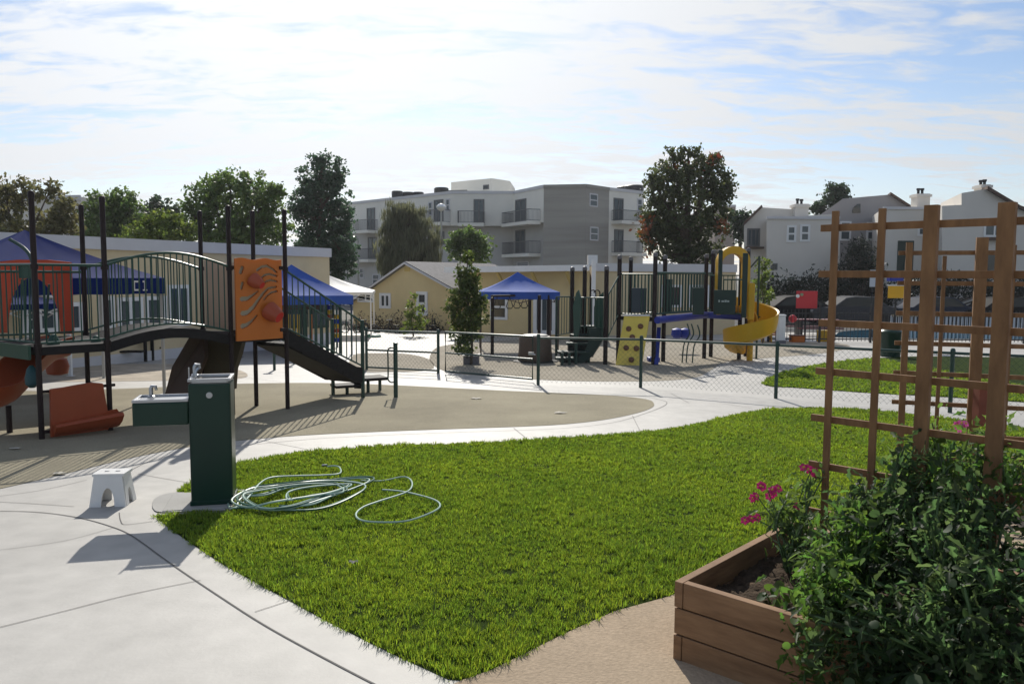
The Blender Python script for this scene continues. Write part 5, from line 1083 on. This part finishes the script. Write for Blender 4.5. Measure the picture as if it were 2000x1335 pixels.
L_hedge = leafmat('hedge_leaf', (.016,.026,.015), (.03,.05,.016), .2, .4); L_dry = leafmat('dry_leaf', (.10,.075,.045), (.13,.09,.05), .2, .4)
gl = 'trees behind the beige building'
tree('broadleaf_tree', 'olive-brown open-crowned tree at the far left edge behind the blue canopy', 34, 40, [(20,430,55,42),(-30,430,50,60),(95,440,42,36),(40,380,36,30),(10,365,24,22),(98,372,22,18),(125,425,26,40),(40,465,110,30),(80,455,55,25)], 8000, .18, L_olive, gl, cl=.4)
tree('broadleaf_tree', 'round mid-green tree between the two dark left posts of the play structure', 40, 215, [(215,455,62,38),(215,425,48,42),(190,400,28,25),(240,398,32,24),(262,430,26,38),(175,440,22,34),(220,455,50,22)], 7500, .185, L_mid, gl)
tree('broadleaf_tree', 'small dark tree behind the pale low crowns, left of the largest left tree', 56, 318, [(318,410,28,22),(300,420,22,24),(338,425,22,22),(315,435,34,26)], 2200, .27, L_dark, gl)
tree('broadleaf_tree', 'low pale green tree just above the beige roof', 33, 320, [(310,462,70,26),(315,445,40,28),(285,450,34,24),(348,450,28,28),(330,425,24,14)], 4200, .15, L_light, gl)
tree('broadleaf_tree', 'largest broad tree on the left with yellow-green outer leaves', 37, 460, [(455,420,70,62),(410,380,42,34),(500,380,44,40),(395,440,46,42),(525,425,36,58),(450,358,36,24),(545,370,14,14),(455,475,100,34),(470,450,85,34),(378,420,26,32)], 15000, .175, L_mid, gl, r0=.22)
tree('broadleaf_tree', 'tall dark narrow-topped tree at the left end of the apartment block', 45, 628, [(628,400,46,62),(622,340,32,42),(650,360,26,42),(605,360,22,36),(665,420,26,60),(600,430,34,56),(632,500,58,54),(630,470,58,44),(665,490,34,60),(628,315,14,16),(662,340,10,24),(585,400,22,30),(650,520,36,40)], 16000, .19, L_tall, gl, r0=.28)
tree('willow_tree', 'drooping grey-green willow in front of the apartment block', 46, 798, [(798,440,38,36),(770,460,30,50),(826,470,30,56),(800,500,54,44),(760,500,24,44),(840,505,18,40),(800,415,24,16),(783,425,30,18),(798,520,56,40),(770,430,26,30)], 14000, .17, L_will, droop=2.6, r0=.25)
tree('pine_tree', 'small bushy green tree right of the lamp post by the apartments', 43, 912, [(910,475,30,22),(890,468,20,16),(935,470,20,18),(900,495,30,18),(935,500,24,16),(915,455,24,12)], 4200, .17, L_mid, None)
tree('young_tree', 'slim upright young tree in the grey box beyond the gate', 18.2, 920, [(912,505,9,16),(910,540,20,24),(905,580,26,30),(918,620,30,30),(900,640,24,26),(935,610,18,30),(916,665,24,20),(882,600,13,22),(905,682,24,14),(930,560,12,20),(915,600,32,70),(914,540,20,40)], 5200, .078, L_young, r0=.03, trunk_top=(913,510), cl=.3)
tree('sapling', 'small pale sapling in front of the yellow gable house window', 29, 808, [(808,605,16,18),(800,625,16,16),(818,628,14,16),(806,585,8,10),(808,643,18,10)], 700, .11, L_light, r0=.03)
mt = tree('maple_tree', 'big dark brown-green tree with orange leaf tips in front of the beige block', 36, 1345, [(1340,400,66,62),(1300,350,36,34),(1350,330,44,30),(1390,350,36,40),(1405,400,26,52),(1285,410,34,52),(1310,460,52,48),(1370,470,50,44),(1340,500,50,30),(1275,355,14,16),(1312,300,10,14),(1345,298,20,10),(1395,312,16,10),(1280,455,26,40),(1420,370,12,20)], 15000, .17, L_maple, r0=.24)
Yb = 35.6; cl_ = []
for x, y, n in ((1262,430,30),(1258,450,36),(1266,470,36),(1272,490,20),(1250,445,14),(1411,440,30),(1420,452,12),(1404,436,20),(1390,312,22),(1400,308,14),(1352,318,10),(1310,330,10),(1385,330,14)):
    c = P(x, y, Yb); cl_.append(np.array(c)+RNG.normal(size=(n, 3))*np.array((.17,.3,.15)))
T = np.concatenate(cl_); V, q, t3 = scatter([(-.5,0,0),(0,.32,.10),(.5,0,-.04),(0,-.32,.10)], None, [(0,1,3),(1,2,3)], rots(len(T), .3, .20*(.6+.8*RNG.random(len(T)))), T); bigmesh('autumn_leaves', V, q, t3, L_mapo, mt)
tree('broadleaf_tree', 'dark tree top showing between the beige block and the white town house', 60, 1448, [(1448,425,18,24),(1440,445,22,26),(1452,450,20,26)], 1300, .27, L_dark)
tree('broadleaf_tree', 'round dark tree top above the grey gabled town house roof', 64, 1630, [(1632,385,28,24),(1612,400,18,18),(1650,395,18,20),(1600,412,22,12),(1640,372,14,10)], 2200, .27, L_dark)
tree('sapling', 'thin light green sapling just right of the spiral slide', 25, 1492, [(1488,520,12,16),(1495,545,11,20),(1484,560,12,18),(1496,575,12,18)], 700, .10, L_light, r0=.03)
def hedge(label, Y, blobs, n, size, lm, cat='hedge', name='hedge'):
    b = P(blobs[0][0], 550, Y); base = (b.x, Y, gz(Y)); px = Y/F; bb = []
    for x, y, rx, ry in blobs: c = P(x, y, Y); bb.append((c.x, c.y+random.uniform(-.2,.2), c.z, rx*px, max(.5, rx*px*.5), ry*px))
    return shrub(name, label, cat, base, bb, n, size, lm, up=.4, stems=True, hollow=.3, cl=.15, strung=.06, stemr=.02, sm=M_bark)
hedge('long dark clipped hedge below the white town house windows', 46, [(1500,560,30,30),(1545,560,35,34),(1590,560,38,36),(1630,565,30,40),(1520,585,40,22),(1600,590,45,20)], 5000, .20, L_hedge)
hedge('tall mass of dark ivy climbing in front of the grey gabled house', 48, [(1675,520,40,46),(1650,550,34,46),(1700,545,36,50),(1680,485,26,22),(1725,580,40,30)], 4500, .22, L_hedge, 'shrub', 'ivy_shrub')
hedge('dark hedge line in front of the right-hand town houses', 44, [(1780,560,40,28),(1850,560,45,30),(1920,562,45,30),(1990,562,45,30),(2050,562,40,30)], 4500, .20, L_hedge)
for x, w_ in ((705,26),(735,28),(770,26),(845,20)):
    hedge({705:'dry brownish shrub against the yellow wall below the white canopy',735:'dry shrub left of the green weight base',770:'dry shrub between the canopy leg and the sapling',845:'low dark shrub right of the sapling by the yellow house'}[x], 33.2, [(x,628,w_*.6,16),(x-8,640,w_*.5,10),(x+9,638,w_*.5,12)], 420, .10, L_dry if x < 800 else L_hedge, 'shrub', 'dry_shrub')
# ================================================================ street and pool furniture on the right
def lamp(label, px, ytop, Y, arm=0):
    b = P(px, 550, Y); b.z = gz(Y); zt = P(px, ytop, Y).z; t = thing('street_lamp', label, 'lamp post', tuple(b)); MB().tube([b, v(b, zt)], [.09, .05], 8).build('pole', M_polew, t, smooth=True)
    if arm: MB().tube([v(b, zt), v(b, zt+.1)+Vector((-arm*.5,0,0)), v(b, zt+.05)+Vector((-arm,0,0))], .04, 6).build('arm', M_polew, t, smooth=True); MB().lathe([(.05,.08),(.18,.02),(.15,-.06)], v(b, zt+.05)+Vector((-arm,0,0)), 10).build('lamp_head', M_white, t, smooth=True)
    else: MB().lathe([(.06,0),(.24,.10),(.30,.25),(.18,.40),(.04,.45)], v(b, zt-.1), 12).build('lamp_head', M_white, t, smooth=True)
lamp('tall grey street lamp in front of the willow and apartments', 862, 409, 48); lamp('thin grey street lamp pole right of the tall dark tree', 700, 465, 50, .3)
def signpost(label, px, y0, y1, w_, Y, m, name='sign', cat='sign'):
    a, b = P(px-w_/2, y0, Y), P(px+w_/2, y1, Y); t = thing(name, label, cat, (P(px,550,Y).x, Y, gz(Y))); MB().box(((a.x+b.x)/2, Y-.03, (a.z+b.z)/2), (b.x-a.x, .03, a.z-b.z)).build('panel', m, t, bevel=.008); x = (a.x+b.x)/2
    MB().tube([(x, Y+.03, gz(Y)), (x, Y+.03, a.z+.02)], .03, 8).build('post', M_rail, t, smooth=True); return t
t = signpost('bright red square panel on a thin dark post beyond the spiral slide', 1575, 568, 602, 40, 27, M_redp, 'red_panel_sign', 'panel'); c = P(1558, 578, 26.9); disc(c, (0,-1,0), .06, .02, M_white, 'round_sticker', t); c = P(1566, 575, 26.9); disc(c, (0,-1,0), .05, .02, mat('green_sticker', (.25,.35,.2), .6), 'round_sticker', t)
signpost('white rectangular street sign on a post left of the red panel', 1492, 532, 560, 11, 38, M_fascia); signpost('white rectangular street sign seen between two trellis uprights', 1705, 527, 560, 12, 38, M_fascia)
t = signpost('yellow board with blue top on a pole, seen through the trellis', 1751, 558, 582, 34, 24, M_yellow, 'toy_hoop', 'toy'); a = P(1748, 548, 24); MB().box((a.x, 24, a.z+.05), (.40,.25,.14)).build('blue_top', M_blue, t, bevel=.02); a = P(1750, 557, 24); MB().box((a.x, 23.98, a.z), (.54,.05,.03)).build('white_edge', M_white, t)
q = G(1738, 696); t = thing('litter_bin', 'dark green round litter bin behind the chain link fence', 'bin', tuple(q)); MB().lathe([(.24,0),(.26,.05),(.28,.62),(.29,.64)], q, 18).build('body', M_fount, t, smooth=True); MB().lathe([(.30,.64),(.30,.68),(.2,.76),(.06,.79)], q, 18).build('lid', M_fount, t, smooth=True)
# iron picket fence
a, b = G(1500,668), G(2200,672); t = thing('iron_fence', 'black iron picket fence around the pool', 'fence', tuple(a)); hp_ = 1.05; L_ = (b-a).length; m = MB(); n = int(L_/.125)
for i in range(n+1): c = a.lerp(b, i/n); m.box((c.x, c.y, c.z+hp_/2+.05), (.016,.016,hp_))
m.build('pickets', M_rail, t); m = MB()
for z in (.12, .98): m.bar(a+Vector((0,0,z)), b+Vector((0,0,z)), .03, .04)
m.build('rail', M_rail, t)
for i in range(8): c = a.lerp(b, i/7); MB().box((c.x, c.y, c.z+.65), (.06,.06,1.3)).build('post', M_rail, t)
sheet('pool_water', [(1634,653),(1650,647),(1720,644),(1900,643),(2200,644),(2200,662),(1900,662),(1640,659)], .012, M_water, 4)
a, b = P(1742, 615, 37), P(2150, 615, 36); t = thing('wooden_fence', 'low pale picket fence with tan top rail behind the pool', 'fence', (a.x, 37, gz(37))); L_ = (b-a).length; m = MB(); n = int(L_/.17)
for i in range(n+1): c = a.lerp(b, i/n); m.box((c.x, c.y, (gz(37)+a.z)/2), (.11,.02,a.z-gz(37)-.04))
m.build('pickets', M_fascia, t); MB().bar(a+Vector((0,0,-.02)), b+Vector((0,0,-.02)), .12, .11).build('rail', mat('tan_rail', (.40,.30,.19), .8), t)
# toys
def toy(name, label, cat, px, py, builder): q = G(px, py); t = thing(name, label, cat, tuple(q)); builder(q, t)
def chair(col):
    def f(q, t):
        MB().box(q+Vector((0,0,.24)), (.30,.28,.04)).build('seat', col, t, bevel=.01); MB().box(q+Vector((0,.13,.42)), (.30,.03,.30)).build('backrest', col, t, bevel=.01)
        for sx in (-.13,.13):
            for sy in (-.11,.12): MB().box(q+Vector((sx,sy,.11)), (.035,.035,.22)).build('leg', col, t)
    return f
toy('toy_chair', 'yellow child chair just right of the spiral slide', 'chair', 1497, 668, chair(M_yellow)); toy('toy_chair', 'amber child chair next to the iron fence, right of the yellow one', 'chair', 1510, 667, chair(M_orange))
def crate(col, w_, h):
    def f(q, t):
        MB().box(q+Vector((0,0,h/2)), (w_,.35,h)).build('body', col, t, bevel=.02); m = MB()
        for k in range(4): m.box(q+Vector((-w_/2+w_*(k+.5)/4,-.18,h/2)), (.02,.02,h*.8))
        m.build('ribs', col, t); MB().box(q+Vector((0,0,h+.015)), (w_+.03,.38,.03)).build('lid', M_hold if col is M_orange else col, t)
    return f
toy('toy_chest', 'orange ribbed toy chest on the pool deck', 'chest', 1556, 668, crate(M_orange, .42, .22)); toy('toy_chest', 'yellow ribbed toy chest left of the front trellis edge', 'chest', 1608, 667, crate(M_yellow, .36, .36))
def cooler(q, t): MB().box(q+Vector((0,0,.45)), (.24,.24,.9)).build('body', M_white, t, bevel=.03); MB().box(q+Vector((0,0,.93)), (.26,.26,.06)).build('lid', M_white, t, bevel=.02); MB().box(q+Vector((0,0,.06)), (.27,.27,.12)).build('base', M_gbox, t)
toy('water_cooler', 'tall white box-shaped cooler right of the spiral slide', 'cooler', 1524, 671, cooler)
q = P(1548, 622, 30); t = thing('ball', 'red ball on the purple picnic table', 'ball', (q.x, 30, q.z-.15)); MB().lathe([(.001,-.15)]+[(.15*math.cos(a), .15*math.sin(a)) for a in np.linspace(-1.4,1.4,11)]+[(.001,.15)], q, 14).build('ball_shell', M_redp, t, smooth=True)
q = G(1590, 655); g4 = q.z; t = thing('picnic_table', 'dark red picnic table with pale top beyond the iron fence', 'table', tuple(q)); zt = P(1590, 624, q.y).z
MB().box((q.x, q.y, zt), (1.75,.7,.05)).build('tabletop', mat('maroon', (.12,.02,.03), .5), t, bevel=.01)
for sx in (-.6,.6): MB().box((q.x+sx, q.y, (zt+g4)/2), (.08,.6,zt-g4)).build('leg', M_rail, t)
for sy in (-.6,.6): MB().box((q.x, q.y+sy, g4+.32), (1.7,.25,.05)).build('bench', mat('maroon', (.12,.02,.03)), t)
# tricycles by the yellow house
q = Vector((-6.3, 31.2, gz(31.2))); tr = thing('tricycle', 'dark tricycle, leftmost of the row by the yellow house', 'tricycle', tuple(q), 'tricycles parked by the yellow house')
def wheel(c, r): return MB().tube(arc(c, r, 0, 6.283*15/16, 15, (1,0,0), (0,0,1)), .025, 6, closed=True)
for c, r in ((q+Vector((-.25,0,.17)), .17), (q+Vector((.25,-.16,.12)), .12), (q+Vector((.25,.16,.12)), .12)):
    o = wheel(c, r).build('wheel', M_tyre, tr, smooth=True)
MB().tube([q+Vector((-.25,0,.17)), q+Vector((-.2,0,.5))], .02, 6).tube([q+Vector((-.21,0,.4)), q+Vector((.25,0,.13))], .022, 6).tube([q+Vector((.25,-.16,.12)), q+Vector((.25,.16,.12))], .015, 6).build('frame', M_rail, tr, smooth=True)
MB().tube([q+Vector((-.2,-.18,.52)), q+Vector((-.2,.18,.52))], .016, 6).build('handlebar', M_metal, tr, smooth=True); MB().box(q+Vector((.12,0,.3)), (.22,.18,.05)).build('seat', M_tyre, tr, bevel=.015)
for k, (dx, dy, rz, lb) in enumerate(((.75,.1,.3,'dark tricycle in the row, between the leftmost one and the canopy weight'),(1.7,-.2,-.4,'dark tricycle just right of the canopy weight base'),(2.35,.0,.2,'dark tricycle in front of the sapling by the yellow house'),(3.1,-.2,-.2,'dark tricycle at the right end of the row, near the slim young tree'))):
    c = copy_tree(tr); c.location = Vector(tr.location)+Vector((dx, dy, -TILT*dy)); c.rotation_euler = (0,0,rz); c['label'] = lb
# parked cars beyond the hedge
def car(q, col, label):
    t = thing('parked_car', label, 'car', tuple(q), 'cars parked beyond the pool'); g = q.z; w_ = 1.75; x0 = q.x-2.2; Y0 = q.y-w_/2
    prof = [(0,.35),(0,.75),(.12,.88),(1.05,.95),(1.65,1.40),(2.1,1.47),(3.1,1.45),(3.8,1.0),(4.3,.92),(4.42,.7),(4.40,.32),(3.95,.28),(3.9,.5),(3.65,.64),(3.4,.5),(3.33,.26),(1.25,.26),(1.18,.5),(.93,.64),(.68,.5),(.6,.28)]
    MB().prism(prof, (x0, Y0+w_, g), (1,0,0), (0,0,1), w_).build('body', col, t, bevel=.05)
    gl_ = [(1.22,.98),(1.72,1.36),(2.12,1.42),(3.05,1.40),(3.62,1.0)]; MB().prism(gl_, (x0, Y0+w_+.012, g), (1,0,0), (0,0,1), w_+.024).build('side_window', M_glass, t)
    for x in (.93, 3.65):
        for y in (Y0+.1, Y0+w_-.1): MB().tube([(x0+x, y-.1, g+.32), (x0+x, y+.1, g+.32)], .32, 16).build('wheel', M_tyre, t, smooth=True)
    for y in (Y0+.25, Y0+w_-.25): MB().box((x0+.05, y, g+.72), (.1,.3,.14)).build('headlight', M_white, t)
M_silver_shaded = mat('car_silver_shaded', (.06,.062,.068), .75, spec=.1); M_black = mat('car_black', (.010,.010,.012), .75, spec=.1); M_cblue_shaded = mat('car_blue_shaded', (.022,.03,.05), .75, spec=.1)  # car paints darkened: shade over the parking lot put into their colours
car(Vector((P(1660,600,41).x, 41, gz(41))), M_silver_shaded, 'silver car partly hidden behind the front trellis left upright'); car(Vector((P(1812,600,41).x, 41, gz(41))), M_cblue_shaded, 'blue-grey car behind the thick middle trellis post')
car(Vector((P(1950,600,41).x, 41, gz(41))), M_black, 'black car at the right edge behind the trellis'); car(Vector((P(1545,600,41.5).x, 41.5, gz(41))), M_black, 'black car behind the red panel')

# small litter and dry leaves
for i, (px, py, lb) in enumerate(((690,1099,'small white scrap of paper lying on the lawn'),(115,925,'pale dry leaf on the play surface near the step stool'),(1093,806,'pale scrap on the tan play surface near its rounded tip'),(930,778,'pale scrap on the play surface in front of the gate'),(30,876,'pale leaf in the shade of the left deck'))):
    q = G(px, py, .05 if i == 0 else .012); sz = .030 if i == 0 else (.09 if i in (2, 3) else .06); mb = MB()
    mb.add([q+Vector((sz*math.cos(a)*(1+.3*math.sin(a*3+i)), sz*.7*math.sin(a), .004+.012*math.sin(a*2+i)**2)) for a in np.linspace(0, 6.283, 9)[:-1]]+[q+Vector((0,0,.016))], [(k, (k+1) % 8, 8) for k in range(8)]); tag(mb.build('paper_scrap' if i in (0, 2, 3) else 'dry_leaf', mat('dry_scrap', (.48,.44,.36), .8)), lb, 'scrap' if i in (0, 2, 3) else 'leaf')

# ================================================================ thin haze in the air
mb = MB(); x0, x1, y0, y1, z0, z1 = -940, 940, -45, 1540, gz(90)-2.0, 16.0
mb.add([(x0,y0,z0),(x1,y0,z0),(x1,y1,z0),(x0,y1,z0),(x0,y0,z1),(x1,y0,z1),(x1,y1,z1),(x0,y1,z1)], ((0,3,2,1),(4,5,6,7),(0,1,5,4),(1,2,6,5),(2,3,7,6),(3,0,4,7)))
hz = mb.build('haze', None); tag(hz, kind='stuff')
hm_ = bpy.data.materials.new('haze'); hm_.use_nodes = True; nt = hm_.node_tree; nt.nodes.clear(); o_ = nt.nodes.new('ShaderNodeOutputMaterial'); vp = nt.nodes.new('ShaderNodeVolumePrincipled')
vp.inputs['Color'].default_value = (.93,.95,1,1); vp.inputs['Density'].default_value = .00035; vp.inputs['Anisotropy'].default_value = .45; nt.links.new(vp.outputs[0], o_.inputs['Volume']); hz.data.materials.append(hm_)
